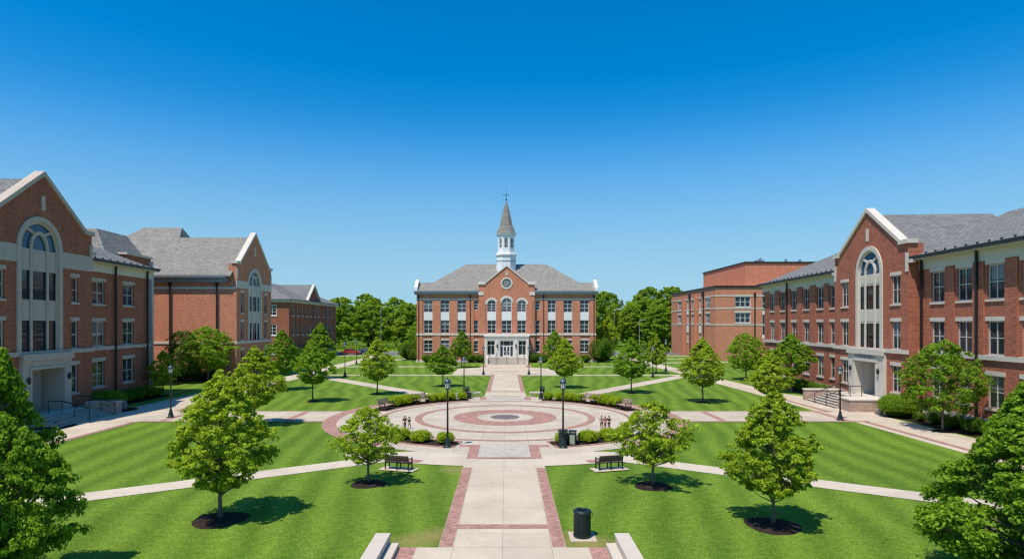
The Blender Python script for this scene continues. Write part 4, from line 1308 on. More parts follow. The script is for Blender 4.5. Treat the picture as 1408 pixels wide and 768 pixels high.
def crown_mesh(name, seed, z0, H, Rad, prof, nc, nl, leaf, mat, clump=.2, flat=.65, inner=.45, lob=.16, up=.5, bough=.3):
    rng = np.random.default_rng(seed)
    # clump centres: a shell with an uneven outline plus an inner filling
    t = rng.beta(1.2, 1.35, nc)
    a = rng.uniform(0, 2*np.pi, nc)
    ph = rng.uniform(0, 6.28, 6)
    out = 1 + lob*(np.sin(2*a+ph[0]+4*t) + np.sin(3*a+ph[1]-5*t) + .8*np.sin(5*a+ph[2]+9*t))*.6
    # boughs: leaf clumps gather round a limited number of directions
    nb = 46
    ba = rng.uniform(0, 2*np.pi, nb); bt = rng.beta(1.2, 1.35, nb); bl = rng.uniform(.86, 1.14, nb)
    bi = np.argmin((np.abs((a[:, None]-ba[None]+np.pi) % (2*np.pi)-np.pi)/1.1)**2 + ((t[:, None]-bt[None])*4)**2, 1)
    k_ = bough
    a = a + k_*((ba[bi]-a+np.pi) % (2*np.pi)-np.pi); t = t + k_*(bt[bi]-t)
    out = out*(1 + (bl[bi]-1)*1.2)
    u = np.where(rng.random(nc) < .75, rng.uniform(.72, 1.04, nc), rng.uniform(inner*.4, .8, nc))
    rr = Rad*prof(t)*out*u
    rc = Rad*clump*rng.uniform(.6, 1.4, nc)*(.6+.4*prof(t))
    rr = np.maximum(rr-rc*.5, 0)
    c = np.stack([rr*np.cos(a), rr*np.sin(a), z0 + H*(.02+.95*t) - .10*Rad*(rr/Rad)], 1)
    ct = rng.uniform(-.24, .24, nc)
    k = nc*nl
    idx = np.repeat(np.arange(nc), nl)
    d = unit(rng.normal(size=(k, 3)))
    d[:, 2] = np.where((d[:, 2] < 0) & (rng.random(k) < .5), -d[:, 2], d[:, 2])
    rad = rng.uniform(.45, 1.08, k)**.8
    off = d*rad[:, None]*rc[idx][:, None]; off[:, 2] *= flat
    # droop the outer side of each clump
    rel = c[idx].copy(); rel[:, 2] = 0
    outd = unit(rel)
    P = c[idx] + off
    drop = (off*outd).sum(1)
    P[:, 2] -= np.maximum(drop, 0)*.22
    N = d*.6 + outd*.2 + np.array([0, 0, up]) + rng.normal(size=(k, 3))*.6
    L = leaf*rng.uniform(.7, 1.3, k)
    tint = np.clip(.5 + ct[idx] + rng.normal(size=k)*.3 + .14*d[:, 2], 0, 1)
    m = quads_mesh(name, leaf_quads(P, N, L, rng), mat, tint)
    return m, c, rc

def trunk_mesh(name, seed, h, r0, ctr, zc0, mat, nlimb=14, lean=.02, top=.9, nseg=8):
    rng = random.Random(seed)
    m = MB()
    pts = []; rad = []
    n = 9
    dx, dy = rng.uniform(-lean, lean), rng.uniform(-lean, lean)
    for i in range(n+1):
        z = h*top*i/n
        pts.append((dx*z + .03*math.sin(i*1.3+seed)*r0*6, dy*z + .03*math.cos(i*1.7+seed)*r0*6, z))
        rad.append(r0*(1.35 if i == 0 else 1)*(1-.9*(i/n)**1.1)+.008)
    pts[0] = (pts[0][0], pts[0][1], -.05)
    m.tube(pts, rad, nseg)
    order = list(range(len(ctr))); rng.shuffle(order)
    for i in order[:nlimb]:
        c = ctr[i]
        z = max(zc0*.85, min(h*top*.9, c[2] - .55*math.hypot(c[0], c[1])))
        k = z/(h*top)
        b = (dx*z, dy*z, z)
        mid = (b[0]*.45+c[0]*.55, b[1]*.45+c[1]*.55, b[2]*.55+c[2]*.45)
        rb = r0*(1-.9*k)*.45+.006
        m.tube([b, mid, tuple(c)], [rb, rb*.6, rb*.2], 5, False)
    return m.mesh(name, mat, True)

PROTO = {}
def tree_proto(key, seed, h, z0, Rad, prof, nc, nl, leaf, lm, r0, bm='bark', nlimb=26, **kw):
    cm, c, rc = crown_mesh('crown', seed, z0, h-z0, Rad, prof, nc, nl, leaf, M[lm], **kw)
    tm = trunk_mesh('trunk', seed, h, r0, c, z0, M[bm], nlimb)
    PROTO[key] = (tm, cm, h, Rad)

def tree(key, x, y, h, w, label, rot=0, name='campus_tree', group=None, cat='tree', z=0.0):
    tm, cm, H, Rad = PROTO[key]
    t = thing(name, label, cat, (x, y, z), R(rot), group)
    sx = w/(2*Rad)
    t.scale = (sx, sx, h/H)
    link('trunk', tm, t); link('crown', cm, t)
    return t

def shrub_proto(key, seed, w, h, n, leaf, lm, bumps=.12, core=.8):
    rng = np.random.default_rng(seed)
    d = unit(rng.normal(size=(n, 3))); d[:, 2] = np.abs(d[:, 2])*rng.choice([1, 1, 1, -.35], n)
    ph = rng.uniform(0, 6.28, 8)
    a = np.arctan2(d[:, 1], d[:, 0])
    b = 1 + bumps*(np.sin(3*a+ph[0]+3*d[:, 2]) + np.sin(5*a+ph[1]-4*d[:, 2]) + .8*np.sin(8*a+ph[2]+7*d[:, 2]))*.6
    rad = b*rng.uniform(.84, 1.04, n)
    sq = np.abs(d)**.82*np.sign(d)
    P = sq*rad[:, None]*np.array([w/2, w/2, h*.56]); P[:, 2] += h*.44
    P[:, 2] = np.maximum(P[:, 2], .03)
    N = d + rng.normal(size=(n, 3))*.55 + np.array([0, 0, .3])
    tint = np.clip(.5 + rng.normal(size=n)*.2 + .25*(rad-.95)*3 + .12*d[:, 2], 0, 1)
    lq = quads_mesh('foliage', leaf_quads(P, N, leaf*rng.uniform(.7, 1.3, n), rng), M[lm], tint)
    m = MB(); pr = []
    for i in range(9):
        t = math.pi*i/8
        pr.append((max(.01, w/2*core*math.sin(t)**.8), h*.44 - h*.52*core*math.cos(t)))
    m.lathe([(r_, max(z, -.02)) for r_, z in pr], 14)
    PROTO[key] = (lq, m.mesh('dark_core', M['core'], True), w, h)

def shrub(key, x, y, w, h, label, rot=0, name='shrub', group=None, d=None, z=0.0):
    lq, cm, W, H = PROTO[key]
    t = thing(name, label, 'shrub', (x, y, z), R(rot), group)
    t.scale = (w/W, (d or w)/W, h/H)
    link('foliage', lq, t); link('dark_core', cm, t)
    return t

def mulch_ring(x, y, r, seed):
    rg = random.Random(seed)
    m = MB(); n = 36; k = 6
    pts = [(x, y, .1)]
    for i in range(1, k+1):
        for j in range(n):
            a = 2*math.pi*j/n
            rr = r*i/k*(1+.05*math.sin(3*a+seed)+rg.uniform(-.03, .03))
            pts.append((x+rr*math.cos(a), y+rr*math.sin(a), .012+.1*(1-(i/k)**2)+(rg.uniform(0, .018) if i < k else -.01)))
    fc = [(0, 1+j, 1+(j+1) % n) for j in range(n)]
    for i in range(k-1):
        for j in range(n):
            fc.append((1+i*n+j, 1+(i+1)*n+j, 1+(i+1)*n+(j+1) % n, 1+i*n+(j+1) % n))
    m.add(pts, fc)
    tag(m.build('mulch_ring', M['mulch']), kind='structure')

def build_trees():
    for i in range(4):
        tree_proto('young%d' % i, 20+i, 6.0, 1.25+.12*i, 2.0, prof_young, 850, 26, .135, 'leaf_young' if i < 2 else 'leaf_mid', .075, nlimb=34, lob=.08, clump=.085)
    tree_proto('front0', 40, 6.0, 1.05, 2.0, prof_young, 1200, 44, .098, 'leaf_young', .07, nlimb=110, clump=.075, lob=.10)
    tree_proto('front1', 41, 6.0, 1.15, 2.0, prof_young, 1200, 44, .098, 'leaf_young', .07, nlimb=110, clump=.075, lob=.10)
    tree_proto('open', 47, 4.0, 1.1, 1.6, prof_round, 620, 22, .105, 'leaf_young', .06, nlimb=110, clump=.09, inner=.3)
    tree_proto('open1', 48, 4.0, 1.1, 1.6, prof_round, 620, 22, .105, 'leaf_young', .06, nlimb=110, clump=.09, inner=.3)
    tree_proto('near0', 50, 6.8, .6, 3.0, prof_cone, 1900, 36, .125, 'leaf_mid', .13, nlimb=120, clump=.075, flat=.55)
    tree_proto('near1', 51, 6.8, .5, 3.0, prof_cone, 1900, 36, .125, 'leaf_mid', .13, nlimb=120, clump=.075, flat=.55)
    tree_proto('round0', 60, 6.5, 1.3, 2.6, prof_round, 900, 26, .14, 'leaf_mid', .09, clump=.085)
    tree_proto('dark0', 61, 7.0, 1.0, 3.0, prof_round, 800, 22, .15, 'leaf_deep', .11, 'bark_dark', clump=.1)
    for i in range(4):
        tree_proto('far%d' % i, 70+i, 16, 1.6, 6.0, prof_round, 700, 40, .42, 'leaf_far', .32, 'bark_dark', lob=.24, clump=.11)
    T = [
     # key, x, y, height, width, rot, mulch, label
     ('front0', -11.0, 23.3, 5.95, 4.0, 30, 1.02, 'bright yellow green young tree in a dark mulch ring, front left lawn'),
     ('front1', 9.9, 22.6, 5.3, 3.5, 120, 1.0, 'bright green young tree in a dark mulch ring, front right lawn'),
     ('open', -6.5, 28.5, 3.75, 2.9, 10, .82, 'small airy young tree beside the dark bench left of the front walk'),
     ('open1', 6.75, 28.1, 4.0, 3.35, 75, .86, 'small airy young tree beside the dark bench right of the front walk'),
     ('young0', -18.7, 45.0, 6.1, 4.3, 200, .5, 'tall young tree south of the left brick bordered side walk'),
     ('young2', -25.6, 69.0, 7.0, 4.6, 60, 0, 'dark green tree beside the long left walk, behind the tall young tree'),
     ('young3', -18.7, 58.5, 6.2, 4.0, 100, .6, 'green oval tree with long trunk on the lawn north of the left side walk'),
     ('young2', -25.6, 83.5, 7.9, 4.3, 190, 0, 'tallest green oval tree near the distant left hall, behind another'),
     ('young1', -13.8, 64.6, 6.3, 4.0, 250, .6, 'oval tree between the left diagonal path and the plaza lawn'),
     ('young3', -7.7, 72.8, 5.2, 3.8, 300, .5, 'low oval tree left of the north walk, before the main hall'),
     ('young2', -7.8, 104.4, 6.6, 4.2, 20, 0, 'dark green tree at the left of the main hall doorway'),
     ('young0', 6.8, 71.2, 6.1, 4.1, 150, .5, 'oval tree right of the north walk, before the main hall'),
     ('young3', 8.2, 104.4, 6.7, 4.2, 220, 0, 'dark green tree at the right of the main hall doorway'),
     ('young2', 13.5, 65.9, 6.2, 4.1, 330, .6, 'oval tree south of the right diagonal path in mid lawn'),
     ('young1', 18.7, 58.0, 6.4, 4.4, 45, .6, 'oval tree on the lawn north of the right side walk'),
     ('round0', 32.0, 81.3, 6.5, 5.4, 85, 0, 'round headed tree in front of the flat roofed modern block'),
     ('young3', 30.9, 66.0, 6.7, 4.9, 135, 0, 'green tree against the right hall, beside the long right walk'),
     ('young1', 23.3, 54.0, 5.3, 4.0, 260, .5, 'yellow green tree at the corner of the right side walk and long walk'),
     ('round0', 30.4, 42.4, 6.6, 4.7, 160, .7, 'spreading tree in front of the right hall windows, near its doorway'),
     ('young0', -36.0, 63.6, 4.9, 3.2, 280, 0, 'small bright tree at the end of the shaded left hall'),
     ('dark0', -41.0, 77.0, 7.0, 5.0, 15, 0, 'dark tree in the corner before the blank sunlit brick wall'),
     ('round0', -38.9, 79.0, 7.4, 7.2, 130, 0, 'wide loose green tree before the blank sunlit brick wall'),
     ('young0', 22.6, 92.0, 5.9, 3.6, 35, 0, 'oval tree half hidden behind the one on the right lawn'),
     ('near0', -14.3, 17.2, 7.1, 4.2, 200, 0, 'large leafy green tree cut off by the left edge'),
     ('near1', 14.5, 16.9, 6.15, 5.8, 140, 0, 'large leafy green tree cut off by the right edge'),
    ]
    for i, (k, x, y, h, w, rot, mr, lab) in enumerate(T):
        tree(k, x, y, h, w, lab, rot, group='young trees on the lawns' if y < 110 else None)
        if mr: mulch_ring(x, y, mr, i)
    # trees beyond the street
    B = [(-74, 205, 17, 16), (-63, 212, 16, 15), (-52.5, 190, 17.0, 13), (-46.5, 204, 18.6, 14), (-41.5, 187, 15.5, 12), (-36.5, 200, 17, 13), (-31, 188, 15, 11), (-26, 196, 16.5, 13),
         (-20.5, 186, 13, 10), (28, 188, 18, 12), (33, 200, 19.5, 13), (38.2, 186, 14.5, 11), (43, 196, 17.5, 13), (48, 206, 21, 15), (53.5, 197, 21, 14), (44.5, 178, 13.5, 12), (60, 210, 19.5, 14), (70, 200, 16, 14)]
    lefts = ['outermost left', 'second from the left', 'third from the left', 'fourth from the left', 'fifth from the left', 'sixth from the left', 'seventh from the left', 'eighth from the left', 'ninth from the left, next to the main hall']
    rights = ['first right of the main hall', 'second right of the main hall', 'third right of the main hall', 'fourth right of the main hall', 'tall one fifth right of the main hall', 'tallest one sixth right of the main hall', 'low one before the others at the right', 'one half behind the modern block', 'one hidden mostly behind the modern block']
    for i, (x, y, h, w) in enumerate(B):
        lab = 'broad green tree beyond the street, ' + (lefts[i] if i < 9 else rights[i-9])
        tree('far%d' % (i*7 % 4), x, y, h, w, lab, i*67, 'broad_tree', 'trees beyond the street')
    # a far wood that closes the horizon
    rng = np.random.default_rng(5)
    n = 26000
    x = rng.uniform(-330, 330, n); y = rng.uniform(225, 262, n)
    hh = 9 + 3*np.sin(x*.07) + 2*np.sin(x*.19+1) + 1.5*np.sin(x*.43)
    z = rng.uniform(0, 1, n)**.7*hh
    P = np.stack([x, y, z], 1); N = rng.normal(size=(n, 3)) + np.array([0, -.6, .6])
    me = quads_mesh('far_wood', leaf_quads(P, N, rng.uniform(1.0, 2.4, n), rng), M['leaf_far'], np.clip(rng.normal(.4, .2, n), 0, 1))
    tag(link('far_wood', me), 'dark mass of woodland closing the view beyond the broad trees', 'wood', kind='stuff')
    # understorey beyond the car park
    n = 9000
    x = rng.uniform(-110, 110, n); y = rng.uniform(172, 182, n); z = np.abs(rng.normal(size=n))*1.0*(1+.6*np.sin(x*.5)+.4*np.sin(x*1.3))
    P = np.stack([x, y, np.clip(z, .1, 4)], 1); N = rng.normal(size=(n, 3)) + np.array([0, -.4, .8])
    me = quads_mesh('undergrowth', leaf_quads(P, N, rng.uniform(.4, .8, n), rng), M['leaf_far'], np.clip(rng.normal(.4, .2, n), 0, 1))
    tag(link('undergrowth', me), 'dark low undergrowth at the foot of the broad trees', 'undergrowth', kind='stuff')

def build_shrubs():
    for i in range(3): shrub_proto('box%d' % i, 90+i, 1.2, .8, 3600, .062, 'leaf_box', core=.86)
    for i in range(2): shrub_proto('bush%d' % i, 95+i, 2.4, 1.6, 5200, .10, 'leaf_shrub', .2, core=.8)
    shrub_proto('big', 99, 3.1, 2.0, 12000, .085, 'leaf_dome', .05, core=.88)
    def pol(a, r): return (AX + r*math.sin(R(a)), CY - r*math.cos(R(a)))
    k = 0
    names = ['first', 'second', 'third', 'fourth', 'fifth']
    for sx, side in ((-1, 'left'), (1, 'right')):
        for i, a in enumerate((18.5, 26.6, 34.6, 42.0)):
            x, y = pol(sx*a, 11.75 if i else 11.6)
            shrub('box%d' % (k % 3), x, y, [1.08, 1.3, 1.25, 1.2][i], [.78, .8, .78, .75][i], 'clipped yellow green shrub in the front %s plaza bed, %s from the lamp post' % (side, names[i]), k*50, 'boxwood_shrub', 'clipped shrubs round the plaza'); k += 1
        for i, (a, w, h) in enumerate(((121, 1.35, .95), (127.5, 1.35, 1.0), (133, 1.1, .95), (142, 1.2, .85), (147.5, 1.2, .85), (152.5, 1.1, .85), (158.6, .95, .8))):
            x, y = pol(sx*a, 11.55)
            shrub('box%d' % (k % 3), x, y, w, h, 'clipped hedge shrub in the back %s plaza bed, %s' % (side, ['nearest the outer bench', 'second from the outer bench', 'touching the inner bench', 'first past the inner bench', 'second past the inner bench', 'third past the inner bench', 'last beside the lamp post'][i]), k*50, 'boxwood_shrub', 'clipped shrubs round the plaza'); k += 1
    # left hall base planting
    shrub('big', -35.9, 54.6, 2.9, 1.5, 'broad dark green shrub beside the steps of the shaded left hall', 20)
    for i, (y, w, h) in enumerate(((57.2, 1.9, 1.1), (59.0, 2.0, 1.15), (61.0, 2.0, 1.2), (62.7, 1.7, 1.0))):
        shrub('bush%d' % (i % 2), -36.4, y, w, h, 'dark shrub under the windows of the shaded left hall, %s from its steps' % names[i+1], i*70, group='shrubs along the left hall')
    for i, (x, y, w, h) in enumerate(((-45.5, 80.4, 2.4, 1.4), (-43.2, 80.2, 2.3, 1.5), (-41.0, 80.6, 2.2, 1.3), (-38.4, 80.4, 2.3, 1.2))):
        shrub('bush%d' % (i % 2), x, y, w, h, 'dark shrub at the foot of the blank brick wall, %s from the corner tower' % names[i], i*40, group='shrubs at the blank wall')
    # right hall base planting
    shrub('big', 31.6, 48.9, 2.9, 1.85, 'large clipped dome shrub right of the right hall doorway', 50)
    for i, (x, y, w, h) in enumerate(((31.7, 46.6, .8, .7), (32.0, 45.2, 1.3, 1.0), (32.0, 43.4, 1.3, 1.0), (31.9, 41.4, 1.4, 1.1), (31.8, 39.5, 1.3, 1.0))):
        shrub('bush%d' % (i % 2), x, y, w, h, 'small round shrub along the right hall wall, %s after the dome shrub' % names[i], i*70, group='small shrubs along the right hall')
    for i, (x, y, w, h) in enumerate(((32.6, 62.8, 1.9, 1.2), (32.8, 64.7, 1.9, 1.25), (33.0, 66.8, 2.0, 1.2), (33.3, 69.2, 2.1, 1.3), (33.5, 72.0, 2.0, 1.2))):
        shrub('bush%d' % (i % 2), x, y, w, h, 'low hedge shrub beyond the right hall steps, %s from the steps' % names[i], i*30, group='hedge shrubs by the right hall steps')
    # main hall planting
    for i, (x, w, h) in enumerate(((-15.4, 2.2, 1.5), (-13.2, 2.2, 1.3), (-10.9, 2.3, 1.4), (-7.0, 2.2, 1.6), (-5.4, 1.7, 1.6), (5.4, 1.9, 1.7), (7.1, 2.4, 1.7), (10.4, 2.2, 1.4), (12.7, 2.2, 1.3), (15.2, 2.2, 1.5))):
        shrub('bush%d' % (i % 2), x, 118.0, w, h, 'foundation shrub before the main hall, %s of its steps' % (['fifth to the left', 'fourth to the left', 'third to the left', 'second to the left', 'first to the left', 'first to the right', 'second to the right', 'third to the right', 'fourth to the right', 'fifth to the right'][i]), i*37, group='foundation shrubs of the main hall')
    shrub('bush0', -20.4, 127, 4.4, 3.7, 'large loose shrub off the left corner of the main hall', 10)
    shrub('bush1', -18.3, 123, 2.6, 2.2, 'smaller shrub tight to the left corner of the main hall', 60)
    shrub('bush1', 18.6, 119.5, 4.6, 4.4, 'large loose shrub off the right corner of the main hall', 110)
    tree('young1', 21.3, 127, 9.6, 5.4, 'yellowish tree behind the right corner of the main hall', 70)
    tree('round0', -22.5, 150, 7.2, 6.0, 'small round tree by the street left of the main hall', 120)
    shrub('bush0', -40.8, 116, 3.4, 3.0, 'dark shrub before the distant pediment hall, left one', 120)
    shrub('bush1', -41.5, 130, 3.6, 3.0, 'dark shrub before the distant pediment hall, right one', 220)
# ------------------------------------------------------------------ street furniture
def lamp_post(x, y, label, h=4.2, rz=0):
    t = thing('lamp_post', label, 'lamp post', (x, y, 0), rz, 'black lamp posts along the walks')
    k = h/4.2
    if 'lamp' not in PROTO:
        b = MB(); b.lathe([(.24, 0), (.24, .1), (.2, .14), (.17, .35), (.12, .48), (.1, .62), (.075, .7)], 16)
        b.cbox(0, 0, .04, .5, .5, .08)
        p = MB(); p.lathe([(.062, .68), (.05, 3.3), (.075, 3.32), (.075, 3.38), (.045, 3.4), (.045, 3.48), (.12, 3.56), (.14, 3.6)], 12)
        g = MB(); g.lathe([(.13, 3.602), (.19, 3.92)], 8, rot=R(22.5))
        f = MB()
        for i in range(8):
            a = R(22.5+45*i)
            f.tube([(.138*math.cos(a), .138*math.sin(a), 3.6), (.2*math.cos(a), .2*math.sin(a), 3.92)], .011, 4)
        f.lathe([(.205, 3.92), (.205, 3.95), (.19, 3.95)], 8, rot=R(22.5), cap=False)
        c = MB(); c.lathe([(.225, 3.95), (.215, 4.0), (.17, 4.09), (.1, 4.15), (.03, 4.17), (.03, 4.2), (.045, 4.23), (.02, 4.28), (.005, 4.33)], 16)
        PROTO['lamp'] = (b.mesh('base', M['green_metal'], False), p.mesh('pole', M['green_metal'], True), g.mesh('lamp_glass', M['lamp_glass']), f.mesh('lantern_frame', M['dark']), c.mesh('lamp_cap', M['navy'], True))
    for nm, me in zip(('base', 'pole', 'lamp_glass', 'lantern_frame', 'lamp_cap'), PROTO['lamp']):
        link(nm, me, t)
    t.scale = (1, 1, k)
    return t

def plaza_bench(x, y, rz, label):
    """slatted wooden bench on dark end frames; faces local -y"""
    t = thing('bench', label, 'bench', (x, y, 0), rz, 'wooden benches round the plaza')
    if 'pb' not in PROTO:
        s = MB()
        for i in range(5): s.box(-.76, .76, -.24+.1*i, -.155+.1*i, .42, .455)
        b = MB()
        for i in range(5):
            y0 = .27+.035*i; z0 = .5+.085*i
            b.box(-.76, .76, y0, y0+.03, z0, z0+.072)
        l = MB()
        l.box(-.03, .03, -.24, -.18, 0, .62); l.box(-.03, .03, .2, .27, 0, .42); l.box(-.03, .03, -.24, .3, .36, .418)
        l.tube([(0, .24, .4), (0, .3, .55), (0, .46, .95)], .03, 6); l.box(-.035, .035, -.27, .3, .62, .66); l.box(-.03, .03, -.24, .27, .06, .1)
        PROTO['pb'] = (s.mesh('seat', M['wood']), b.mesh('backrest', M['wood']), l.mesh('leg', M['dark']))
    a = PROTO['pb']
    link('seat', a[0], t); link('backrest', a[1], t)
    for sx in (-.68, .68): link('leg', a[2], t, Matrix.Translation((sx, 0, 0)))
    t.scale = (1.1, 1.1, 1.1)
    return t

def dark_bench(x, y, rz, label):
    """bench with dark metal frames and brown slats; faces local +y, so its back is turned to the front"""
    t = thing('bench', label, 'bench', (x, y, 0), rz, 'dark benches by the front walk')
    if 'db' not in PROTO:
        s = MB()
        for i in range(4): s.box(-.72, .72, -.2+.12*i, -.095+.12*i, .42, .45)
        b = MB()
        for i in range(3): b.box(-.72, .72, -.27-.03*i, -.24-.03*i, .52+.12*i, .625+.12*i)
        l = MB()
        l.box(-.03, .03, .22, .28, 0, .64); l.box(-.03, .03, -.26, -.2, 0, .48); l.box(-.028, .028, -.2, .22, .37, .418)
        l.tube([(0, -.22, .45), (0, -.3, .86)], .032, 6); l.box(-.035, .035, -.26, .31, .64, .675); l.box(-.05, .05, .18, .32, 0, .02); l.box(-.05, .05, -.3, -.16, 0, .02)
        PROTO['db'] = (s.mesh('seat', M['wood_dark']), b.mesh('backrest', M['wood_dark']), l.mesh('leg', M['dark']))
    a = PROTO['db']
    link('seat', a[0], t); link('backrest', a[1], t)
    for sx in (-.7, 0, .7): link('leg', a[2], t, Matrix.Translation((sx, 0, 0)))
    t.scale = (.92, .92, .92)
    return t

def trash_can(x, y, label, h=.98, r=.29, rz=0):
    t = thing('trash_can', label, 'trash can', (x, y, 0), rz)
    if 'can' not in PROTO:
        b = MB()
        n = 30
        for i in range(n):
            a = 2*math.pi*i/n
            T = Matrix.Rotation(a, 4, 'Z')
            b.M = T; b.box(.27, .285, -.021, .021, .07, .84)
        b.M = Matrix.Identity(4)
        for z in (.1, .45, .82):
            b.lathe([(.262, z-.02), (.27, z-.02), (.27, z+.02), (.262, z+.02)], 30, cap=False)
        li = MB(); li.lathe([(.25, .06), (.255, .83)], 30, cap=False); li.lathe([(.01, .06), (.25, .06)], 30, cap=False)
        d = MB(); d.lathe([(.292, .84), (.302, .86), (.302, .93), (.28, .96), (.19, .985), (.17, .97), (.17, .9)], 30, cap=False)
        d.lathe([(.295, .84), (.17, .88)], 30, cap=False)
        f = MB(); f.lathe([(.26, .0), (.26, .03), (.2, .06)], 24); f.lathe([(.295, .05), (.3, .09), (.285, .09)], 30, cap=False)
        hd = MB(); hd.tube([(.3, 0, .75), (.345, 0, .8), (.345, 0, .9), (.3, 0, .92)], .012, 6)
        PROTO['can'] = (b.mesh('slats', M['green_metal']), li.mesh('liner', M['dark']), d.mesh('lid', M['green_metal'], True), f.mesh('base', M['green_metal']), hd.mesh('handle', M['green_metal']))
    for nm, me in zip(('slatted_body', 'liner', 'lid', 'base', 'handle'), PROTO['can']): link(nm, me, t)
    t.scale = (r/.29, r/.29, h/.98)
    return t

def square_bin(x, y, label, w=.55, h=.95, panel=None, rz=0):
    t = thing('waste_bin', label, 'waste bin', (x, y, 0), rz)
    b = MB(); b.box(-w/2, w/2, -w/2, w/2, .06, h*.82); b.box(-w/2+.04, w/2-.04, -w/2+.04, w/2-.04, 0, .06)
    b.build('body', M['green_metal'], t, .015)
    l = MB(); l.box(-w/2-.02, w/2+.02, -w/2-.02, w/2+.02, h*.92, h)
    for sx in (-1, 1):
        for sy in (-1, 1): l.cbox(sx*(w/2-.03), sy*(w/2-.03), h*.87, .04, .04, h*.1)
    l.build('lid', M['green_metal'], t, .01)
    d = MB(); d.box(-w/2+.06, w/2-.06, -w/2-.012, -w/2-.001, .14, h*.74); d.build('door', M[panel or 'dark'], t)
    return t

def stone_bench(x, y, label, rz=0):
    t = thing('stone_bench', label, 'bench', (x, y, 0), rz)
    s = MB(); s.box(-.68, .68, -.24, .24, .42, .55); s.build('slab', M['cap'], t, .015)
    for sx in (-1, 1):
        l = MB(); l.box(sx*.4-.1, sx*.4+.1, -.18, .18, -.01, .42); l.build('leg', M['rubble'], t, .01)
    return t

def car(x, y, rz, paint, label):
    t = thing('parked_car', label, 'car', (x, y, 0.01), rz, 'cars parked along the street')
    if 'car' not in PROTO:
        b = MB()
        side = [(-2.15, .28), (2.15, .28), (2.2, .55), (2.05, .78), (1.1, .9), (-1.5, .92), (-2.1, .85), (-2.2, .55)]
        b.prism(side, -.86, .86)
        cab = MB()
        top = [(-1.75, .9), (1.05, .9), (.35, 1.38), (.1, 1.42), (-.95, 1.42), (-1.2, 1.38)]
        cab.prism(top, -.76, .76)
        gl = MB()
        for sy in (-1, 1):
            y0, y1 = sorted((sy*.762, sy*.775))
            gl.prism([(-1.5, .95), (-.45, .95), (-.45, 1.34), (-1.15, 1.34)], y0, y1); gl.prism([(-.38, .95), (.8, .95), (.3, 1.34), (-.38, 1.34)], y0, y1)
        gl.add([(1.02, -.68, .94), (1.02, .68, .94), (.4, .66, 1.36), (.4, -.66, 1.36)], [(0, 1, 2, 3)]); gl.add([(-1.76, .68, .94), (-1.76, -.68, .94), (-1.24, -.66, 1.36), (-1.24, .66, 1.36)], [(0, 1, 2, 3)])
        w = MB(Matrix.Rotation(R(90), 4, 'X')); w.lathe([(.2, -.1), (.33, -.1), (.33, .1), (.2, .1)], 20)
        r = MB(Matrix.Rotation(R(90), 4, 'X')); r.lathe([(.05, -.11), (.2, -.104), (.2, .104), (.05, .11)], 14)
        hl = MB(); hl.box(2.1, 2.21, -.12, .12, .56, .68)
        PROTO['car'] = (b, cab, gl.mesh('car_window', M['glass']), w.mesh('tyre', M['dark']), r.mesh('rim', M['grey_metal']), hl.mesh('headlight', M['lamp_glass']))
    b, cab, gl, w, r, hl = PROTO['car']
    pm = m_plain('car_paint', paint, .25, .6, .1, .03)
    o = link('body', b.mesh('body', pm), t); m = o.modifiers.new('bevel', 'BEVEL'); m.width = .07; m.segments = 2
    o = link('roof', cab.mesh('roof', pm), t); m = o.modifiers.new('bevel', 'BEVEL'); m.width = .05; m.segments = 2
    link('window', gl, t)
    for sx in (-1.3, 1.35):
        for sy in (-.8, .8):
            k = link('wheel', w, t, Matrix.Translation((sx, sy, .33))); link('rim', r, k)
    for sy in (-.6, .6): link('headlight', hl, t, Matrix.Translation((0, sy, 0)))
    return t

def pole(x, y, h, label, name='flag_pole', r=.07):
    t = thing(name, label, 'pole', (x, y, 0))
    p = MB(); p.lathe([(r*1.5, 0), (r*1.5, .5), (r, .55), (r*.6, h)], 10); p.build('mast', M['pole'], t)
    a = MB(); a.tube([(0, 0, h-.1), (.5, 0, h+.1), (1.3, 0, h+.12)], .05, 6); a.box(.9, 1.6, -.14, .14, h+.04, h+.16); a.build('lamp_arm', M['pole'], t)
    return t
M['pole'] = m_plain('pale_metal_pole', (.5, .5, .5), .4, .5, .2)

def boulder(x, y, w, h, seed, label, mat='rubble'):
    rng = np.random.default_rng(seed)
    m = MB(); n = 12; k = 7; pts = []
    for i in range(k+1):
        th = math.pi*i/k
        for j in range(n):
            a = 2*math.pi*j/n
            rr = 1+rng.uniform(-.12, .12)
            pts.append((w/2*rr*math.sin(th)**.7*math.cos(a), w/2*.8*rr*math.sin(th)**.7*math.sin(a), h*.42-h*.55*rr*math.cos(th)))
    fc = [(i*n+j, i*n+(j+1) % n, (i+1)*n+(j+1) % n, (i+1)*n+j) for i in range(k) for j in range(n)]
    m.add(pts, fc)
    o = m.build('boulder', M['rock']); o.location = (x, y, 0)
    return tag(o, label, 'boulder')
M['rock'] = m_stone('field_stone', (.26, .225, .20), .35)

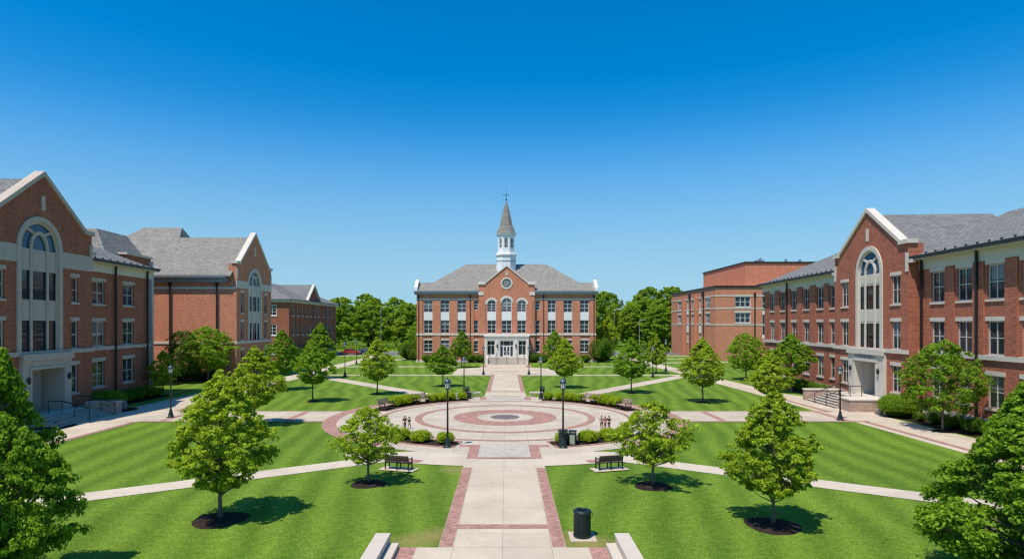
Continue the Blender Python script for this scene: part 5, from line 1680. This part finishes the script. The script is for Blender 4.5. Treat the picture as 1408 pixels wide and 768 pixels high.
# ------------------------------------------------------------------ people
SKIN = m_plain('skin', (.50, .30, .21), .6, .3, var=.05)
def skin_mesh(name, verts, edges, radii, mat, sub=1):
    me = bpy.data.meshes.new(name + '_rig'); me.from_pydata(verts, edges, [])
    o = bpy.data.objects.new('tmp', me); COL.objects.link(o)
    mod = o.modifiers.new('skin', 'SKIN'); mod.use_smooth_shade = True
    for i, r_ in enumerate(radii):
        d = me.skin_vertices[0].data[i]; d.radius = (r_, r_) if not hasattr(r_, '__len__') else r_; d.use_root = (i == 0)
    s = o.modifiers.new('sub', 'SUBSURF'); s.levels = s.render_levels = sub
    dg = bpy.context.evaluated_depsgraph_get()
    out = bpy.data.meshes.new_from_object(o.evaluated_get(dg))
    bpy.data.objects.remove(o); bpy.data.meshes.remove(me)
    out.materials.clear(); out.materials.append(mat)
    return out

def person(x, y, rz, h, top, legs, hair, label, stride=.12, longhair=False):
    """walking figure; faces local -y; built for a 1.7 m body and scaled to h"""
    t = thing('person', label, 'person', (x, y, .03), rz)
    k = h/1.7; t.scale = (k, k, k)
    s = stride
    v = [(0, 0, .92), (0, 0, 1.12), (0, .01, 1.38), (0, .0, 1.47), (0, -.01, 1.54), (0, -.015, 1.64)]
    r_ = [(.145, .10), (.125, .09), (.15, .09), (.055, .055), (.07, .08), (.072, .085)]
    e = [(0, 1), (1, 2), (2, 3), (3, 4), (4, 5)]
    def chain(start, pts, rr):
        p = start
        for q, ra in zip(pts, rr):
            v.append(q); r_.append(ra); e.append((p, len(v)-1)); p = len(v)-1
        return p
    for sx, d in ((-1, 1), (1, -1)):
        chain(0, [(sx*.1, 0, .86), (sx*.1, -d*s*.9-.02, .48), (sx*.1, -d*s*1.6+.05*(d < 0), .09), (sx*.105, -d*s*1.6-.13, .04)], [.085, .06, .042, .035])
        hd = chain(2, [(sx*.185, 0, 1.37), (sx*.235, d*s*.6, 1.1), (sx*.235, d*s*1.1-.06, .86), (sx*.23, d*s*1.2-.08, .79)], [.055, .042, .032, .03])
        for f in range(4):
            chain(hd, [(sx*.228, d*s*1.2-.10+.018*f, .755), (sx*.215, d*s*1.2-.10+.018*f, .72-.006*abs(f-1.5))], [.0095, .008])
        chain(hd, [(sx*.2, d*s*1.2-.115, .775), (sx*.192, d*s*1.2-.125, .745)], [.01, .009])
    v += [(0, -.1, 1.585), (0, -.125, 1.57)]; r_ += [.014, .01]; e += [(4, len(v)-2), (len(v)-2, len(v)-1)]
    me = skin_mesh('body', v, e, r_, SKIN)
    body = link('body', me, t)
    cv = [(0, 0, .95), (0, 0, 1.14), (0, .01, 1.38), (0, .005, 1.45)]
    cr = [(.165, .125), (.145, .11), (.17, .112), (.075, .07)]
    ce = [(0, 1), (1, 2), (2, 3)]
    for sx, d in ((-1, 1), (1, -1)):
        n = len(cv); cv += [(sx*.19, 0, 1.37), (sx*.236, d*s*.55, 1.12)]; cr += [.07, .058]; ce += [(2, n), (n, n+1)]
    link('shirt', skin_mesh('shirt', cv, ce, cr, top), t)
    lv = [(0, 0, .97), (0, 0, .88)]; lr = [(.155, .118), (.16, .12)]; le = [(0, 1)]
    for sx, d in ((-1, 1), (1, -1)):
        n = len(lv); lv += [(sx*.1, 0, .82), (sx*.1, -d*s*.9-.02, .48), (sx*.1, -d*s*1.5, .12)]; lr += [.1, .076, .062]; le += [(1, n), (n, n+1), (n+1, n+2)]
    link('trousers', skin_mesh('trousers', lv, le, lr, legs), t)
    hv = [(0, .02, 1.62), (0, .0, 1.7), (0, .05, 1.58)] + ([(0, .08, 1.42)] if longhair else [])
    link('hair', skin_mesh('hair', hv, [(0, 1), (0, 2)] + ([(2, 3)] if longhair else []), [(.085, .085), (.06, .07), (.075, .06)] + ([.06] if longhair else []), hair), t)
    sh = MB()
    for sx, d in ((-1, 1), (1, -1)):
        yy = -d*s*1.6
        sh.lathe([(.055, .0), (.06, .03), (.045, .075), (.01, .085)], 10, (sx*.103, yy-.01)); sh.box(sx*.103-.04, sx*.103+.04, yy-.17, yy-.02, 0, .055)
    sh.build('shoes', M['dark'], t)
    ey = MB()
    for sx in (-1, 1): ey.lathe([(.004, 1.602), (.011, 1.608), (.011, 1.616), (.004, 1.622)], 8, (sx*.032, -.096))
    ey.build('eyes', M['dark'], t)
    return t

def build_furniture():
    lamp_post(-3.6, 36.85, 'black lamp post at the front left end of the round plaza bed')
    lamp_post(3.4, 36.75, 'black lamp post at the front right end of the round plaza bed')
    lamp_post(-26.9, 48.6, 'black lamp post where the left side walk meets the long left walk')
    lamp_post(25.9, 47.2, 'black lamp post where the right side walk meets the long right walk')
    lamp_post(-4.3, 60.9, 'black lamp post at the back left of the plaza, beside a stone bench')
    lamp_post(3.4, 60.6, 'black lamp post at the back right of the plaza, beside a stone bench')
    lamp_post(-3.45, 89.5, 'lamp post at the left corner of the court before the main hall')
    lamp_post(3.25, 89.5, 'lamp post at the right corner of the court before the main hall')
    lamp_post(-23.2, 87.0, 'lamp post beside the end of the left diagonal path', 4.9)
    lamp_post(-28.0, 113.0, 'far lamp post at the bend of the long left walk', 4.6)
    lamp_post(20.5, 85.3, 'lamp post beside the end of the right diagonal path', 4.4)
    lamp_post(25.0, 95.5, 'far lamp post on the lawn beside the long right walk', 5.0)
    def pol(a, r): return (AX + r*math.sin(R(a)), CY - r*math.cos(R(a)))
    for a, r, lab in ((-110.5, 10.95, 'wooden slatted bench in the back left plaza bed, outer one'), (-134.5, 10.95, 'wooden slatted bench in the back left plaza bed, inner one between hedges'),
                      (110.5, 10.95, 'wooden slatted bench in the back right plaza bed, outer one'), (134.5, 10.95, 'wooden slatted bench in the back right plaza bed, inner one between hedges')):
        x, y = pol(a, r)
        plaza_bench(x, y, math.atan2(CY-y, AX-x)+R(90), lab)
    dark_bench(AX-5.42, 31.25, R(-16), 'dark metal bench with brown slats on a pad, left of the front walk')
    dark_bench(AX+5.42, 31.3, R(16), 'dark metal bench with brown slats on a pad, right of the front walk')
    trash_can(2.66, 21.45, 'round black slatted trash can on a pale pad beside the front walk', .96, .31, R(-20))
    square_bin(3.45, 37.25, 'black square bin beside the front right plaza lamp post', .5, 1.0, rz=R(-15))
    square_bin(4.05, 37.4, 'open sided black bin with pale panel beside the first shrub', .42, .95, 'paneldark', R(-15))
    square_bin(-3.85, 60.75, 'dark square bin beneath the back left plaza lamp post', .6, .68)
    square_bin(-4.1, 63.0, 'tall narrow dark bin behind the left stone bench', .42, 1.0)
    square_bin(3.65, 63.0, 'tall narrow dark bin behind the right stone bench', .5, 1.0)
    stone_bench(-3.35, 62.2, 'pale stone slab bench at the back left of the plaza')
    stone_bench(3.0, 62.2, 'pale stone slab bench at the back right of the plaza')
    t = thing('marker_post', 'small white marker post in the back left plaza hedge', 'post', (-4.95, 59.6, 0))
    m = MB(); m.box(-.1, .1, -.1, .1, 0, .62); m.build('shaft', M['white'], t, .01)
    m = MB(); m.box(-.13, .13, -.13, .13, .62, .7); m.build('cap', M['cap'], t, .01)
    boulder(-33.9, 53.4, 1.0, .8, 3, 'grey brown boulder in the mulch beyond the left hall steps')
    boulder(-32.9, 44.6, .8, .45, 4, 'low flat boulder in the mulch before the left hall steps')
    boulder(30.9, 50.4, .7, .5, 8, 'small dark boulder at the foot of the right hall steps')
    # pebble grey pots, poles and vehicles in the distance
    pole(-36.3, 175, 12.2, 'pale light pole in the car park, left of the main hall', 'light_pole')
    pole(-41.0, 186, 11.0, 'thinner pale light pole behind the car park at the left', 'light_pole')
    pole(28.3, 160, 11.2, 'pale light pole by the street at the right of the main hall', 'light_pole')
    pole(37.5, 172, 8.5, 'thin pale light pole deeper among the right trees', 'light_pole')
    car(-38.2, 149, 0, (.45, .05, .04), 'red car parked on the street, left of the main hall')
    car(-35.2, 151.2, 0, (.03, .05, .16), 'dark blue car parked on the street, left of the main hall')
    car(-43.5, 147.6, 0, (.55, .55, .55), 'pale grey car parked on the street near the distant hall')
    car(34.6, 151, 0, (.02, .12, .13), 'teal car parked on the street, right of the main hall')
    car(39.5, 156, 0, (.03, .03, .035), 'black car parked on the street, right of the teal car')
    navy = m_plain('navy_cloth', (.02, .024, .04), .9, .1); grey = m_plain('pale_cloth', (.22, .22, .24), .9, .1); black = m_plain('black_cloth', (.012, .012, .014), .9, .1)
    rust = m_plain('rust_cloth', (.30, .09, .04), .9, .1); tan = m_plain('tan_cloth', (.25, .19, .15), .9, .1); hair = m_plain('dark_hair', (.02, .014, .01), .7, .3); hair2 = m_plain('brown_hair', (.06, .035, .02), .7, .3)
    person(-7.25, 43.1, R(200), 0.96, black, black, hair, 'small figure all in black on the left of the plaza', .1)
    person(-6.95, 43.2, R(160), 0.86, navy, grey, hair, 'small figure in dark top and pale trousers on the left of the plaza', .16)
    person(6.78, 43.5, R(170), 0.90, grey, black, hair2, 'small figure in pale top, back left of the right hand group on the plaza', .12)
    person(7.0, 43.3, R(190), 0.90, rust, rust, hair2, 'small figure in rust red clothes on the right of the plaza', .1, True)
    person(7.26, 43.2, R(175), 0.95, navy, black, hair, 'small figure in dark clothes at the right of the rust red one', .14)
M['paneldark'] = m_plain('pale_bin_panel', (.3, .34, .26), .6, .3)

# ------------------------------------------------------------------ camera and light
def build_view():
    cam = bpy.data.cameras.new('camera'); o = bpy.data.objects.new('camera', cam); COL.objects.link(o)
    o.location = (0, 0, 7.5); o.rotation_euler = (R(90), 0, 0)
    cam.sensor_width = 36; cam.lens = 835/1408*36
    cam.shift_x = 7/1408; cam.shift_y = 61/1408
    cam.clip_start = .1; cam.clip_end = 6000
    SC.camera = o
    el, az = R(63.5), math.atan2(-.61, -.79)     # direction towards the sun: left of and behind the viewer
    s = Vector((math.sin(az)*math.cos(el), math.cos(az)*math.cos(el), math.sin(el)))
    sun = bpy.data.lights.new('sun', 'SUN'); sun.energy = 4.9; sun.angle = R(.53); sun.color = (1, .93, .82)
    so = bpy.data.objects.new('sun', sun); COL.objects.link(so); so.location = (-40, -50, 80)
    so.rotation_euler = s.to_track_quat('Z', 'Y').to_euler()
    w = bpy.data.worlds.new('World'); SC.world = w; w.use_nodes = True
    nt = w.node_tree; bg = nt.nodes['Background']
    sky = nt.nodes.new('ShaderNodeTexSky'); sky.sky_type = 'NISHITA'; sky.sun_disc = False
    sky.sun_elevation = el; sky.sun_rotation = az % (2*math.pi)
    sky.altitude = 100; sky.air_density = 1.0; sky.dust_density = .4; sky.ozone_density = 3.0
    hs = nt.nodes.new('ShaderNodeHueSaturation'); hs.inputs['Hue'].default_value = .497
    tc = nt.nodes.new('ShaderNodeTexCoord'); sp = nt.nodes.new('ShaderNodeSeparateXYZ')
    nt.links.new(tc.outputs['Generated'], sp.inputs[0])
    def rng_(a, b, c, d):
        m = nt.nodes.new('ShaderNodeMapRange'); m.interpolation_type = 'SMOOTHSTEP'
        for k, v in zip((1, 2, 3, 4), (a, b, c, d)): m.inputs[k].default_value = v
        nt.links.new(sp.outputs[2], m.inputs[0]); return m.outputs[0]
    nt.links.new(rng_(-.05, .30, .50, 1.12), hs.inputs['Value'])
    nt.links.new(rng_(0, .25, 1.65, 1.5), hs.inputs['Saturation'])
    nt.links.new(sky.outputs[0], hs.inputs['Color']); mxs = nt.nodes.new('ShaderNodeMix'); mxs.data_type = 'RGBA'
    nt.links.new(rng_(-.02, .34, .9, 0), mxs.inputs[0]); nt.links.new(hs.outputs[0], mxs.inputs[6]); mxs.inputs[7].default_value = (2.35, 4.25, 5.8, 1)
    nt.links.new(mxs.outputs[2], bg.inputs[0])
    bg.inputs[1].default_value = .15
    SC.view_settings.view_transform = 'Standard'; SC.view_settings.look = 'None'; SC.view_settings.exposure = 0; SC.view_settings.gamma = 1
    SC.render.engine = 'CYCLES'
    c = SC.cycles
    c.max_bounces = 6; c.diffuse_bounces = 3; c.glossy_bounces = 3; c.transmission_bounces = 4; c.transparent_max_bounces = 8
    c.use_denoising = True; c.denoiser = 'OPENIMAGEDENOISE'; c.use_adaptive_sampling = True; c.adaptive_threshold = .02
    c.filter_width = 1.3

build_ground()
main_hall(); right_hall(); left_hall(); side_hall(); pediment_hall(); modern_block()
build_trees(); build_shrubs(); build_furniture()
build_view()
